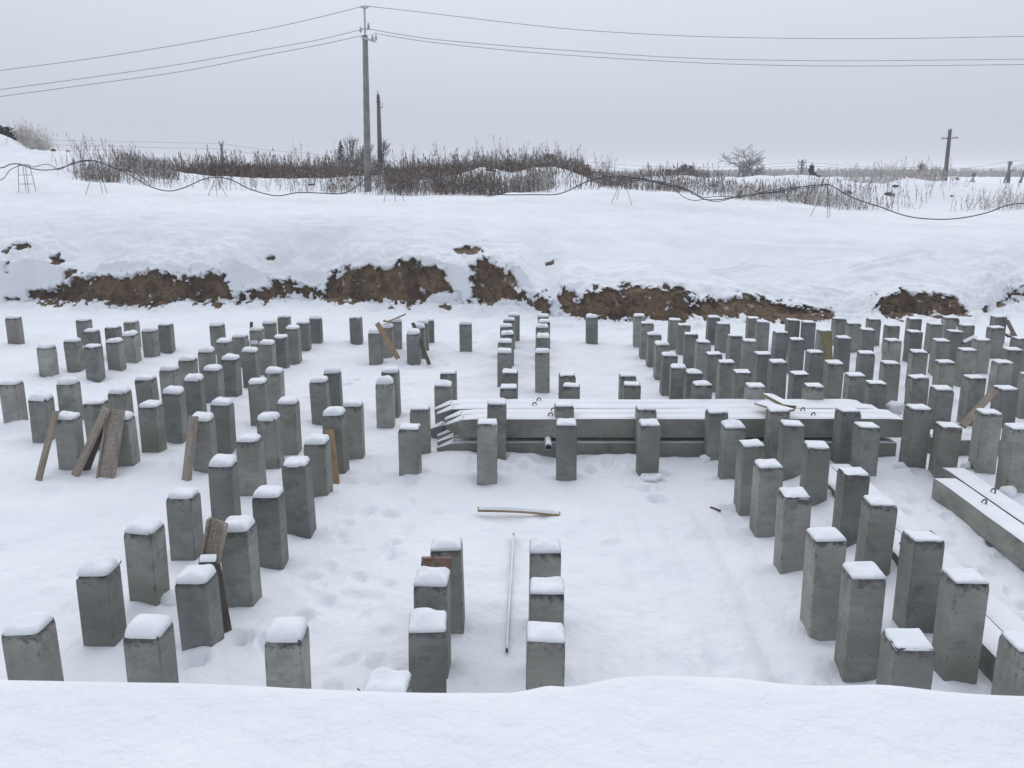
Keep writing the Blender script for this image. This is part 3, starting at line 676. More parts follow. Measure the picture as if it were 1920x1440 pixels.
# ------------------------------------------------------------------ boards
def board(label, p0, p1, w, th, m, face=(0, -1, .25), snow=0, name='wooden_board', cat='board', channel=False, bend=0, group=None):
    p0 = Vector(p0); p1 = Vector(p1); Lh = (p1-p0).length; X = (p1-p0).normalized(); Z = Vector(face); Z = (Z-X*Z.dot(X)).normalized(); Y = Z.cross(X)
    root = empty(name, p0); root.rotation_euler = Matrix((X, Y, Z)).transposed().to_euler(); tag(root, label, cat, group)
    n = 10; v = []; f = []; hw = w/2; c = .003
    sec = [(-hw+c, -th), (hw-c, -th), (hw, -th+c), (hw, -c), (hw-c, 0), (-hw+c, 0), (-hw, -c), (-hw, -th+c)]
    for i in range(n+1):
        q = i/n; dz = bend*math.sin(math.pi*q)
        for s_ in sec: v.append((Lh*q+(random.uniform(-.01, .01) if i in (0, n) else 0), s_[0], s_[1]+dz))
    for i in range(n):
        for k in range(8): f.append((i*8+k, i*8+(k+1) % 8, (i+1)*8+(k+1) % 8, (i+1)*8+k))
    f.append(tuple(range(8))[::-1]); f.append(tuple(n*8+k for k in range(8)))
    link('plank', mesh('plank', v, f), root, m)
    if channel:
        for sgn in (-1, 1):
            v, f = box(0, Lh, sgn*(hw+.0125)-.012, sgn*(hw+.0125)+.012, -th, .045); link('side_batten', mesh('side_batten', v, f), root, m)
    if snow:
        v = []; M = 5; sd = random.random()*30
        for i in range(15):
            x = Lh*(.01+.98*i/14)
            for j in range(M):
                tt = -1+2*j/(M-1); e = abs(tt); dz = bend*math.sin(math.pi*x/Lh)
                v.append((x, tt*hw*.95, dz+(snow*(1-e**3)*(.6+.8*float(vn(x*4+sd, tt, 1)))+.002 if e < .99 and 0 < i < 14 else -.001)))
        f = [(i*M+j, i*M+j+1, (i+1)*M+j+1, (i+1)*M+j) for i in range(14) for j in range(M-1)]
        link('snow_strip', mesh('snow_strip', v, f, True), root, SNOWCAP)
    return root
def sink(p, d=.06): p = Vector(p); p.z -= d; return p
up = (0, -.2, 1)
GB = 'boards leaning against the piles'
board('Weathered pale board leaning on the snow-capped pile left of the board group', sink(VG(66, 905)), V(103, 770, 12.60), .13, .035, WOOD, (-.6, -1, .2), group=GB)
board('Twin weathered plank with a snowy edge leaning steeply to the right', sink(VG(133, 893)), V(197, 766, 12.72), .15, .05, WOODS, (-.7, -1, .5), channel=False, group=GB)
board('Dark underside board tucked behind the twin weathered plank', sink(VG(158, 884)), V(198, 785, 12.80), .10, .03, WOODD, (.5, -1, .2), group=GB)
board('Snow dusted trough of boards propped against the pile with boards', sink(VG(197, 895)), V(218, 768, 12.78), .22, .025, WOODS, (-.1, -1, .35), channel=True, group=GB)
board('Snow speckled bark post leaning beside a pile of the long field', sink(VG(345, 903)), V(360, 780, 12.60), .12, .08, WOODS, (-.3, -1, .3), name='bark_post', cat='post', group=GB)
board('Short brown board end with snow on top behind the pile near the lone pairs', sink(VG(629, 912)), V(617, 806, 12.35), .125, .04, WOODF, (-.1, -1, .2), group=GB)
board('Brown snow dusted trough plank leaning in the front cluster of piles', sink(V(392, 1066, 8.15), 0), V(409, 977, 8.12), .15, .025, WOODS, (-.1, -1, .4), channel=True, group=GB)
board('Dark board slanting down to the snow between two front cluster piles', V(404, 1060, 7.95), sink(VG(428, 1193)), .10, .03, WOODD, (.6, -1, .2), group=GB)
board('Short snowy crosspiece wedged behind the cap of a front cluster pile', V(374, 1047, 7.85), V(406, 1046, 7.9), .10, .05, WOODD, (0, -.6, 1), snow=.012, group=GB)
board('Reddish wood block showing left of the rear pile, front middle files', V(792, 1055, 7.75), V(809, 1055, 7.78), .09, .05, WOODR, (0, -1, .1), group=GB)
board('Reddish brown dusted block standing before the rear pile of front middle files', V(814, 1056, 7.68), V(846, 1056, 7.70), .10, .05, WOODR, (0, -1, .2), group=GB)
a = VG(896, 953, .10); b_ = VG(1050, 962, .03)
board('Single yellowish board lying bent on open snow between the front piles and beams', a, b_, .075, .035, WOODF, up, snow=.03, bend=.02)
board('Long thin pole lying half buried between the two short front files', VG(950, 1219, .05), VG(963, 1000, .05), .025, .025, WOODD, up, snow=.012, name='thin_pole', cat='pole')
board('Brown board leaning across the small file below the bank', sink(V(747, 673, 20.3), 0), V(707, 606, 20.4), .12, .03, WOODF, (.2, -1, .2), group=GB)
board('Snow topped plank lying across two pile heads below the bank', V(723, 601, 21.3), V(757, 587, 22.2), .13, .04, WOODF, (0, -.3, 1), snow=.03, group=GB)
board('Dark board leaning beside the pile with rough front below the bank', sink(V(805, 683, 20.1), 0), V(774, 605, 20.8), .09, .03, WOODD, (.2, -1, .2), group=GB)
board('Mossy speckled plank standing in the dense pile field', sink(V(1553, 690, 18.6), 0), V(1550, 622, 18.9), .22, .03, WOODM, (0, -1, .2), group=GB)
board('Pale doubled board slanting down from a pile head at the far right', V(1806, 797, 13.5), V(1866, 730, 14.2), .12, .05, WOOD, (-.6, -1, .3), group=GB)
board('Dark board leaning off the last pile in the far corner', V(1905, 632, 22.0), V(1888, 598, 22.8), .16, .03, WOODD, (.1, -1, .2), group=GB)
board('Dark crosspiece with snow lying beside the last far corner pile', V(1889, 627, 22.2), V(1905, 627, 22.3), .12, .06, WOODD, (0, -.5, 1), snow=.03, group=GB)
board('Small snow topped board sloping between two piles of the dense field', V(1806, 641, 20.4), V(1830, 630, 20.6), .10, .06, WOODD, (0, -.6, 1), snow=.03, group=GB)
board('Dark narrow board behind a pile of the last dense file', sink(V(1799, 618, 22.3), 0), V(1796, 597, 22.6), .07, .03, WOODD, (0, -1, .2), group=GB)
board('Grey upright stake beside a pile in the long field', sink(V(470, 632, 21.2), 0), V(471, 604, 21.2), .065, .05, WOODD, (0, -1, 0), name='wooden_stake', cat='stake')
board('Reddish short board with snow in the long field of piles', V(467, 642, 20.4), V(484, 642, 20.4), .10, .05, WOODR, (0, -1, .3), snow=.01, group=GB)
board('Lower snow covered plank resting on the pile head in the stack', V(1424, 753, 13.9), V(1480, 769, 13.05), .20, .03, WOOD, (-.1, -.2, 1), snow=.02, group=GB)
board('Raised snow covered plank crossing above the stacked beams', V(1440, 738, 14.2), V(1482, 760, 13.35), .20, .05, WOODM, (.15, -.3, 1), snow=.02, group=GB)
board('Small dark chip poking from the snow before the double file', VG(1333, 950, .01), VG(1350, 956, .02), .03, .02, WOODD, up, name='wood_chip', cat='wood chip')

# ------------------------------------------------------------------ lumps of snow and clods
def lump(name, label, cat, p, r, m, squash=.7, group=None, sd=0):
    import bmesh
    bm = bmesh.new(); bmesh.ops.create_icosphere(bm, subdivisions=3, radius=1)
    for v in bm.verts:
        c = v.co; k = 1+.45*float(fbm(c.x*1.6+sd, c.y*1.6+c.z*1.3+sd, 2, 3)); v.co = Vector((c.x*k, c.y*k, c.z*k*squash))*r
    me = bpy.data.meshes.new(name); bm.to_mesh(me); bm.free(); me.polygons.foreach_set('use_smooth', np.ones(len(me.polygons), bool))
    o = link(name, me, None, m); o.location = p; tag(o, label, cat, group); return o
GL = 'loose lumps of snow'
lump('snow_lump', 'Round snow lump at the tail end of the lower stacked beam', 'snow lump', VG(1690, 878, .03), .12, SNOWCAP, .8, GL, 3)
lump('snow_lump', 'Snow mound behind the tail ends of the upper stacked beams', 'snow lump', V(1676, 765, 14.95), .16, SNOWCAP, .8, GL, 9)
lump('snow_lump', 'Upright snow lump leaning on a pile beside the far right beams', 'snow lump', VG(1888, 925, .06), .12, SNOWCAP, 1.0, GL, 14)
lump('snow_lump', 'Low snow lump before the third pair of piles', 'snow lump', VG(1222, 895, .0), .16, SNOWCAP, .4, GL, 21)
lump('snow_lump', 'Snow lump between two piles of the front left cluster', 'snow lump', VG(318, 1128, .03), .13, SNOWCAP, .7, GL, 27)
lump('snow_lump', 'Little snow lump at the foot of a pile behind the third lone pair', 'snow lump', VG(1321, 862, .03), .09, SNOWCAP, .9, GL, 33)
lump('snow_lump', 'Snow lump beside the far right beam behind the double file', 'snow lump', VG(1812, 872, .03), .08, SNOWCAP, .8, GL, 35)
CLOD = plain('frozen_clod', (.075, .06, .05), .95, 0, .5, 9)
GC = 'clods of earth on the snow mounds'
for k, (px, py, Y, r, t) in enumerate([(101, 292, 57, .22, 'Dark clod showing on the upper snow slope at the left hill'), (127, 282, 58, .16, 'Small clod on the crest beside the left hill'), (920, 333, 56.5, .50, 'Large brown clod under the middle snow mound'), (728, 336, 54, .42, 'Brown clod behind the cable stand near the tall pole'), (1667, 360, 53, .40, 'Dark clod on the right snow field below the leaning pole'), (1680, 346, 56, .26, 'Small grey clod above the dark clod on the right snow field'), (585, 352, 52, .26, 'Dark clod in front of the brown thicket'), (660, 340, 54, .22, 'Clod just left of the tall concrete pole'), (1520, 365, 50, .30, 'Brown clod among dry grass near the right cable stand'), (1590, 353, 53, .33, 'Grassy clod on the right mound'), (1534, 331, 57, .20, 'Dark clod on the crest near the far pole'), (1785, 363, 52, .13, 'Tiny dark clod right of the leaning pole foot')]):
    p = V(px, py, Y); z = gz(p.x, p.y); lump('earth_clod', t, 'clod', (p.x, p.y, z+r*.05), r*.72, CLOD, .6, GC, k*5)

# ------------------------------------------------------------------ cable on rebar stands

def stand(label, pxt, pyt, feet, Y, kind='tripod'):
    top_ = V(pxt, pyt, Y); root = empty('cable_stand', (top_.x, top_.y, gz(top_.x, top_.y))); tag(root, label, 'cable stand', 'rebar stands carrying the cable')
    org = Vector(root.location)
    for i, (fx, dy) in enumerate(feet):
        q = V(fx, pyt, Y+dy); z = gz(q.x, q.y)-.05
        v, f = tube([Vector((q.x, q.y, z))-org, top_+Vector((0, 0, .05))-org], .011, 5)
        link('leg', mesh('leg', v, f), root, REBAR)
    return top_
tops = []
q = V(45, 309, 38.2); root = empty('cable_stand', (q.x, q.y, gz(q.x, q.y))); tag(root, 'Ladder shaped rebar frame holding the cable at the left end', 'cable stand', 'rebar stands carrying the cable'); org = Vector(root.location)
zt = q.z-org.z
for sx in (-1, 1):
    for sy in (-1, 1):
        v, f = tube([(sx*.21+sy*.05, sy*.2, -.05), (sx*.15+sy*.03, sy*.12, zt)], .012, 5); link('leg', mesh('leg', v, f), root, REBAR)
for hh in (.28*zt, .62*zt, zt):
    for sy in (-1, 1):
        w_ = .21-.06*hh/zt; v, f = tube([(-w_-.02, sy*.15, hh), (w_+.02, sy*.15, hh)], .011, 5); link('rung', mesh('rung', v, f), root, REBAR)
stand('Rebar tripod under the cable beside the frosty weeds at the left', 181, 303, [(153, -.4), (186, -.1), (195, .5)], 38.5)
stand('Rebar tripod under the cable in front of the brown thicket', 405, 334, [(386, -.3), (404, -.1), (423, .1)], 39.5)
stand('Rebar tripod half hidden by weeds just right of the tall pole', 735, 318, [(717, -.2), (740, .0), (757, -.1)], 39.5)
stand('Rebar tripod carrying the cable crest, middle of the right half', 1168, 331, [(1147, -.3), (1157, .5), (1187, -.4)], 38.4)
stand('Rebar tripod nearest the right edge of the bank', 1551, 346, [(1523, -.1), (1557, -.3), (1562, .1)], 37.8)
def spline(P, n=8):
    P = [Vector(p) for p in P]; out = []
    for i in range(len(P)-1):
        a, b_, c_, d = P[max(i-1, 0)], P[i], P[i+1], P[min(i+2, len(P)-1)]
        for k in range(n):
            t = k/n; out.append(.5*((2*b_)+(c_-a)*t+(2*a-5*b_+4*c_-d)*t*t+(3*b_-a-3*c_+d)*t**3))
    out.append(P[-1]); return out
def depth(px): return float(np.interp(px, [0, 45, 185, 405, 735, 1168, 1552, 1750, 1950], [38, 38.2, 38.5, 39.5, 39.5, 38.4, 37.8, 36.5, 36.5]))
def cable(label, pts, r=.024):
    P = [V(a, b_, depth(a)) for a, b_ in pts]; S = spline(P)
    for s in S: s.z = max(s.z, gz(s.x, s.y)+r)
    v, f = tube(S, r, 6); tag(link('cable', mesh('cable', v, f, True), None, CABLE), label, 'cable', 'black cables over the stands')
cable('Thick black cable draped over every rebar stand along the bank', [(-60, 318), (0, 315), (20, 308), (38, 308), (60, 316), (85, 319), (110, 316), (135, 308), (160, 302), (180, 302), (200, 309), (240, 326), (280, 349), (315, 358), (345, 352), (385, 335), (415, 333), (440, 340), (465, 353), (500, 364), (525, 367), (560, 361), (600, 362), (640, 363), (665, 352), (690, 332), (712, 320), (740, 317), (800, 331), (850, 344), (900, 361), (940, 365), (1000, 365), (1050, 363), (1100, 341), (1140, 331), (1170, 331), (1215, 337), (1255, 347), (1290, 358), (1320, 373), (1350, 374), (1400, 366), (1450, 360), (1500, 351), (1545, 346), (1560, 349), (1600, 371), (1650, 388), (1700, 405), (1750, 411), (1800, 409), (1850, 399), (1885, 386), (1920, 381), (1990, 380)])
cable('Thin second cable looping loosely round the thick one at the left', [(-60, 350), (0, 338), (20, 318), (45, 309), (62, 313), (85, 308), (100, 312), (112, 318), (140, 304), (175, 301), (215, 315), (255, 325), (282, 348)], .016)
cable('Thin cable hanging below the thick one between the two right stands', [(1168, 333), (1200, 336), (1240, 345), (1262, 352), (1280, 368), (1300, 376), (1320, 374), (1340, 378), (1360, 375), (1385, 366), (1400, 350), (1420, 360), (1450, 362), (1500, 354), (1550, 348)], .016)
cable('Thin cable strand wound along the thick one right of the middle', [(1140, 332), (1200, 339), (1250, 343), (1300, 360), (1318, 370), (1350, 368), (1400, 369), (1440, 358), (1500, 349)], .016)

# ------------------------------------------------------------------ power poles and lines
def rotz_tube(p, q, r0, r1, s=8): return tube([p, q], [r0, r1], s)
pb = V(690, 361, 48.6); pt = V(684.5, 66, 48.6)
pb.z = gz(pb.x, pb.y)-.3
root = empty('power_pole', (pb.x, pb.y, pb.z)); tag(root, 'Tall grey concrete power pole rising above everything else', 'power pole'); o0 = Vector(pb)
v, f = tube([Vector((0, 0, 0)), pt-o0], [.205, .135], 4); link('shaft', mesh('shaft', v, f), root, POLEC)
tt = V(683.5, 12, 48.6)
v, f = tube([pt-o0+Vector((0, 0, -.3)), tt-o0], .05, 6); link('top_rod', mesh('top_rod', v, f), root, STEEL)
v, f = tube([pt-o0+Vector((-.18, -.15, -.12)), pt-o0+Vector((.55, -.25, -.35))], .055, 5); link('crossarm', mesh('crossarm', v, f), root, STEEL)
v, f = tube([pt-o0+Vector((-.2, -.16, .28)), pt-o0+Vector((.3, -.16, .28))], .05, 5); link('crossarm', mesh('crossarm', v, f), root, STEEL)
for d in ((-.2, -.16, .1), (.42, -.24, -.3), (.6, -.25, -.3), (.22, -.16, .3)):
    v, f = tube([pt-o0+Vector(d), pt-o0+Vector(d)+Vector((0, 0, .1)), pt-o0+Vector(d)+Vector((0, 0, .18)), pt-o0+Vector(d)+Vector((0, 0, .3))], [.03, .075, .05, .03], 7); link('insulator', mesh('insulator', v, f, True), root, GLASS)
for d in (-.12, .12):
    v, f = tube([tt-o0+Vector((0, 0, -.12)), tt-o0+Vector((d*1.8, 0, 0))], .045, 6); link('insulator', mesh('insulator', v, f), root, GLASS)

p0 = V(713.5, 335, 64); p1 = V(709.5, 190, 64); p0.z = gz(p0.x, p0.y)-.3
root = empty('power_pole', p0); tag(root, 'Shorter rusty brown pole with a dark ringed tip and no wires', 'power pole'); o0 = Vector(p0)
v, f = tube([Vector((0, 0, 0)), p1-o0], [.21, .125], 9); link('shaft', mesh('shaft', v, f, True), root, POLEW)
p2 = V(708.5, 169, 64)-o0; p1 = p1-o0
v, f = tube([p1+Vector((0, 0, -.1)), p1+Vector((0, 0, .35)), p1+Vector((-.02, 0, .55)), p2], [.10, .09, .03, .02], 7); link('tip', mesh('tip', v, f), root, REBAR)
for hh, rr in ((0, .17), (.18, .15), (.34, .13)):
    v, f = tube([p1+Vector((0, 0, hh)), p1+Vector((0, 0, hh+.05))], rr, 10); link('ring', mesh('ring', v, f), root, REBAR)
v, f = tube([p1+Vector((0, 0, -.45)), p1+Vector((.26, 0, -.40)), p1+Vector((.26, 0, -.1))], .035, 5); link('bracket', mesh('bracket', v, f), root, REBAR)

p0 = V(1771, 345, 72); p1 = V(1781.5, 243, 72); p0.z = gz(p0.x, p0.y)-.3
root = empty('power_pole', p0); tag(root, 'Leaning dark wooden pole with a plain crossbar on the right skyline', 'power pole'); o0 = Vector(p0); p1 = p1-o0
v, f = tube([Vector((0, 0, 0)), p1], [.19, .14], 8); link('shaft', mesh('shaft', v, f, True), root, POLEG)
ca = V(1779.5, 259.5, 72)-o0
v, f = tube([ca+Vector((-.68, -.1, -.03)), ca+Vector((.68, -.1, .05))], .04, 5); link('crossarm', mesh('crossarm', v, f), root, POLEG)
for d in (-.55, -.3, .35, .6):
    v, f = tube([ca+Vector((d, -.1, .02)), ca+Vector((d, -.1, .18))], [.03, .02], 5); link('insulator', mesh('insulator', v, f), root, GLASS)
for d in (-.1, .1):
    v, f = tube([p1+Vector((d*.6, 0, -.05)), p1+Vector((d*1.3, 0, .14))], .03, 5); link('insulator', mesh('insulator', v, f), root, GLASS)
v, f = tube([V(1780, 272, 72)-o0, V(1783, 272, 72)-o0], .04, 5); link('bracket', mesh('bracket', v, f), root, REBAR)

def simple_pole(label, pxb, pyb, pxt, pyt, Y, r, arms, braces=()):
    a = V(pxb, pyb, Y); b_ = V(pxt, pyt, Y); a.z = min(a.z, gz(a.x, a.y)); root = empty('power_pole', a); tag(root, label, 'power pole', 'far poles on the skyline'); o = Vector(a)
    v, f = tube([Vector((0, 0, 0)), b_-o], [r*1.2, r], 6); link('shaft', mesh('shaft', v, f), root, POLEG)
    for (ax0, ax1, ay) in arms:
        p = V(ax0, ay, Y)-o; q = V(ax1, ay, Y)-o; v, f = tube([p, q], r*.5, 4); link('crossarm', mesh('crossarm', v, f), root, POLEG)
        for e_ in (p, q, (p+q)/2+Vector((.2, 0, 0))):
            v, f = tube([e_, e_+Vector((0, 0, r*3))], r*.6, 5); link('insulator', mesh('insulator', v, f), root, GLASS)
    for (bx, by, tx, ty) in braces:
        p = V(bx, by, Y)-o; q = V(tx, ty, Y)-o; v, f = tube([p, q], r*.8, 5); link('brace', mesh('brace', v, f), root, POLEG)
simple_pole('Far short pole standing in the brown thicket at the left', 419, 322, 415, 269, 150, .22, [(412, 419, 272)])
simple_pole('Far braced pole with insulators at the right edge', 1888, 350, 1893.5, 302, 120, .14, [(1890, 1897, 309), (1891, 1904, 320)], [(1880, 350, 1891, 320), (1892, 350, 1894, 318)])
simple_pole('Far slanting post cut by the right edge of the view', 1911, 350, 1921, 318, 120, .12, [])
simple_pole('Far pole bristling with crossarms between the bare tree and mounds', 1501, 345, 1504, 300, 130, .13, [(1497, 1511, 304), (1498, 1509, 309), (1496, 1512, 315), (1499, 1508, 320), (1498, 1507, 326)])

def line(label, pts, Y0, Y1, r=.012, grp='power lines on the tall pole'):
    a = pts[0][0]; b_ = pts[-1][0]
    P = [V(x, y, Y0+(Y1-Y0)*(x-a)/(b_-a)) for x, y in pts]; S = spline(P, 6)
    e0 = S[0]+(S[0]-S[1])*0; d = (S[-1]-S[-2]).normalized()
    S.append(S[-1]+d*8)
    v, f = tube(S, r, 4); tag(link('power_line', mesh('power_line', v, f, True), None, WIRE), label, 'power line', grp)
line('Uppermost wire running left from the tall concrete pole', [(684, 11), (600, 32), (500, 54), (340, 83), (170, 110), (0, 132)], 48.6, 46, .013)
line('Middle wire running left from the tall concrete pole', [(683, 54), (600, 74), (500, 92), (340, 120), (170, 145), (0, 168)], 48.5, 46, .013)
line('Lowest wire running left from the tall concrete pole', [(683, 66), (600, 84), (500, 103), (340, 134), (170, 158), (0, 181)], 48.5, 46, .013)
line('Uppermost wire running right from the tall concrete pole', [(684, 11), (800, 24), (950, 42), (1100, 57), (1300, 68), (1500, 72), (1700, 72), (1920, 68)], 48.6, 51, .013)
line('Middle wire running right from the tall concrete pole', [(690, 54), (800, 72), (950, 86), (1100, 97), (1250, 107), (1400, 112), (1600, 114), (1920, 111)], 48.5, 51, .013)
line('Lowest wire running right from the tall concrete pole', [(700, 62), (800, 78), (950, 94), (1100, 106), (1250, 115), (1400, 121), (1600, 124), (1920, 121)], 48.3, 51, .013)
GF = 'thin far wires near the skyline'
for i, (y0, y1, y2) in enumerate(((262, 269, 296), (271, 279, 303))):
    line(['Upper far wire left of the short pole', 'Lower far wire left of the short pole'][i], [(415, y1), (300, y1-2), (180, y0+2), (60, y0)], 150, 150, .02, GF)
    line(['Upper far wire right of the short pole', 'Lower far wire right of the short pole'][i], [(415, y1), (500, y1+12), (580, y2-8), (640, y2)], 150, 160, .02, GF)
line('Upper far wire crossing behind the bare tree', [(1060, 300), (1200, 311), (1350, 313), (1500, 305), (1600, 312), (1720, 314)], 130, 130, .018, GF)
line('Lower far wire crossing behind the bare tree', [(1080, 308), (1200, 318), (1350, 320), (1500, 311), (1640, 319), (1760, 318)], 130, 130, .018, GF)
line('Far wire rising toward the right edge braced pole', [(1760, 320), (1820, 315), (1893, 303), (1925, 299)], 120, 120, .018, GF)

# ------------------------------------------------------------------ dry weeds, thicket, shrubs, trees
def stems(n, xs_, ys_, h, hv, r, twigs, spread, lean=.12, heads=0.0):
    x, y = xs_, ys_; z = ground_z(x, y)-.05
    H_ = h*(1+hv*rng.normal(size=n)).clip(.35, 1.9); B = np.stack([x, y, z], -1)
    T = B+np.stack([rng.normal(size=n)*lean*H_, rng.normal(size=n)*lean*H_, H_], -1)
    a, b_, c_, d = [B], [T], [np.full(n, r)], [np.full(n, r*.4)]
    for k in range(twigs):
        t = .25+.7*rng.random(n); S = B+(T-B)*t[:, None]; ang = rng.random(n)*6.283; l_ = H_*(.14+.22*rng.random(n))*(1.15-t)
        E_ = S+np.stack([np.cos(ang)*l_*spread, np.sin(ang)*l_*spread, l_*(.7+.6*rng.random(n))], -1)
        a.append(S); b_.append(E_); c_.append(np.full(n, r*.6)); d.append(np.full(n, r*.35))
    if heads:
        s = rng.random(n) < heads; q = T[s]; a.append(q-np.array([0, 0, .05])); b_.append(q+np.stack([rng.normal(size=len(q))*.03, rng.normal(size=len(q))*.03, .10+.08*rng.random(len(q))], -1)); c_.append(np.full(len(q), r*2.6)); d.append(np.full(len(q), r*.8))
    return rods(np.concatenate(a), np.concatenate(b_), np.concatenate(c_), np.concatenate(d))
def band(pxs, w, n, Y0, Y1):
    """n plant feet between measured bearings pxs, thinned by weights w"""
    px = pxs[0]+(pxs[1]-pxs[0])*rng.random(n)+rng.normal(size=n)*(pxs[1]-pxs[0])*.10
    Y = Y0+(Y1-Y0)*rng.random(n); k = (330-720)/F; t = Y/(CT-k*math.sin(R(PITCH)))
    return (px-960)/F*t, Y, px
def stuff(name, parts, m, label=None):
    V_ = []; F_ = []; o = 0
    for v, f in parts: V_.append(v); F_.append(f+o); o += len(v)
    return tag(link(name, npmesh(name, np.concatenate(V_), np.concatenate(F_), False), None, m), label=label, kind='stuff')
# brown thicket behind the mounds
def keep(px, prof_, x, y):
    s = rng.random(len(px)) < np.interp(px, [p[0] for p in prof_], [p[1] for p in prof_]); return x[s], y[s], int(s.sum())
pt_ = []
TOPP = np.array([(150, 306), (300, 308), (335, 302), (420, 297), (560, 302), (640, 306), (700, 308), (800, 306), (860, 299), (960, 297), (1040, 291), (1065, 299), (1100, 308), (1140, 320), (1250, 326)], float)
for Y0, Y1, n, h, prof_ in ((60.5, 70, 11000, 1.75, [(270, 0), (320, .7), (420, 1), (1060, 1), (1110, .5), (1150, .2), (1250, .15), (1300, .0)]), (70, 80, 7000, 2.2, [(290, 0), (340, 1), (1040, 1), (1100, .4), (1180, .1), (1250, 0)])):
    x, y, px = band([150, 1250], [1, 1], n, Y0, Y1); x, y, n = keep(px, prof_, x, y); s = np.ones(n, bool); px2 = 960+F*x/(y*CT+.3); zt = sight(px2, np.interp(px2, TOPP[:, 0], TOPP[:, 1]), y)[2]; hh = np.clip((zt-ground_z(x, y))*(.40+.50*vn(x*.5, y*.5, 4))*np.clip((px2-270)/110, .25, 1), .3, 4)
    pt_.append(stems(n, x, y, hh, .14, .026, 6, .7))
stuff('thicket', pt_, THICKET, 'Dense brown leafless thicket behind the snow mounds')
# weeds on the mounds in front of it
pt_ = []
x, y, px = band([600, 1120], [1, 1], 3600, 44, 52); x, y, n = keep(px, [(600, .15), (700, .35), (720, 1), (770, 1), (790, .5), (860, .9), (1030, 1), (1050, .2), (1080, .35), (1120, .2)], x, y)
s = vn(x*.55, y*.55, 3) > .47; x, y = x[s], y[s]; pt_.append(stems(len(x), x, y, .72*(.6+.8*vn(x*.6, y*.6, 5)), .4, .011, 9, 1.1, .16, .5))
x, y, px = band([600, 1120], [1, 1], 700, 52, 59); pt_.append(stems(700, x, y, .55, .4, .011, 8, 1.1, .18, .5))
x, y, px = band([120, 700], [1, 1], 1300, 47, 58); x, y, n = keep(px, [(120, .1), (150, .6), (230, .8), (300, .7), (340, .2), (640, .25), (700, .3)], x, y)
pt_.append(stems(len(x), x, y, .7, .4, .010, 7, 1.1, .18, .5))
x, y, px = band([1080, 1640], [1, 1], 1500, 44, 53); x, y, n = keep(px, [(1080, .2), (1150, .8), (1240, 1), (1320, .5), (1400, .3), (1500, .6), (1570, .8), (1640, .3)], x, y)
s = vn(x*.6, y*.6, 2) > .45; x, y = x[s], y[s]; FR = [stems(len(x), x, y, .55, .45, .011, 8, 1.2, .2, .5)]
x, y, px = band([1640, 1930], [1, 1], 190, 43, 57); s = vn(x*.5, y*.5, 2) > .5; pt_.append(stems(int(s.sum()), x[s], y[s], .7, .3, .011, 5, .8, .2, .4))
x, y, px = band([330, 1130], [1, 1], 3000, 60.5, 66); px2 = 960+F*x/(y*CT+.3); zt = sight(px2, np.interp(px2, TOPP[:, 0], TOPP[:, 1])-1, y)[2]
s = (vn(x*.9, y*.9, 4) > .36) & (px2 > 320) & (px2 < 1140); x, y, zt = x[s], y[s], zt[s]
pt_.append(stems(len(x), x, y, np.clip((zt-ground_z(x, y))*.92, .4, 4), .25, .017, 9, .95, .13, .5))
x, y, px = band([225, 330], [1, 1], 420, 53, 58); pt_.append(stems(420, x, y, .38, .4, .012, 8, 1.0, .15, .5))
x, y, px = band([225, 320], [1, 1], 260, 53, 58); FR.append(stems(260, x, y, .42, .4, .013, 9, 1.2, .16, .4))
x, y, px = band([1100, 1600], [1, 1], 1500, 44, 56); s = vn(x*.4, y*.4, 5) > .45; x, y = x[s], y[s]; pt_.append(stems(len(x), x, y, .42, .45, .012, 8, 1.1, .18, .4))
x, y, px = band([1130, 1330], [1, 1], 500, 57, 61); pt_.append(stems(500, x, y, .5, .45, .012, 8, 1.1, .18, .4))
x, y, px = band([150, 225], [1, 1], 150, 45, 51); pt_.append(stems(150, x, y, .55, .4, .011, 8, 1.0, .15, .5))
x, y, px = band([150, 225], [1, 1], 150, 45, 51); FR.append(stems(150, x, y, .6, .4, .011, 9, 1.2, .18, .5))
x, y, px = band([130, 300], [1, 1], 60, 48, 54); FR.append(stems(60, x, y, .8, .4, .011, 9, .9, .12, .8))
x, y, px = band([560, 1120], [1, 1], 380, 60.5, 66); FR.append(stems(380, x, y, 1.7, .3, .013, 12, 1.0, .12, .2))
stuff('frosted_weeds', FR, FROSTED, 'Frosted pale brown weeds scattered over the snow mounds')
stuff('dry_weeds', pt_, WEED, 'Dark dry weed stalks with seed heads on the snow mounds')
pt_ = []
x, y, px = band([960, 1030], [1, 1], 500, 44, 49); pt_.append(stems(500, x, y, .55, .25, .010, 5, .6, .10, .5))
x, y, px = band([1380, 1620], [1, 1], 1000, 42.5, 50); s = vn(x*.7, y*.7, 1) > .5; pt_.append(stems(int(s.sum()), x[s], y[s], .55, .3, .010, 4, .7, .15, .3))
x, y, px = band([1590, 1760], [1, 1], 500, 58.5, 63); pt_.append(stems(500, x, y, .9, .4, .012, 5, .8, .2, .2))
x, y, px = band([1840, 1930], [1, 1], 110, 43, 47); pt_.append(stems(110, x, y, .8, .3, .011, 4, .9, .3, .2))
x, y, px = band([50, 100], [1, 1], 260, 59, 62); pt_.append(stems(260, x, y, 1.0, .4, .012, 5, 1.0, .25, .2))
stuff('dry_grass', pt_, PALE, 'Pale frosted dry grass tufts on the snow field')

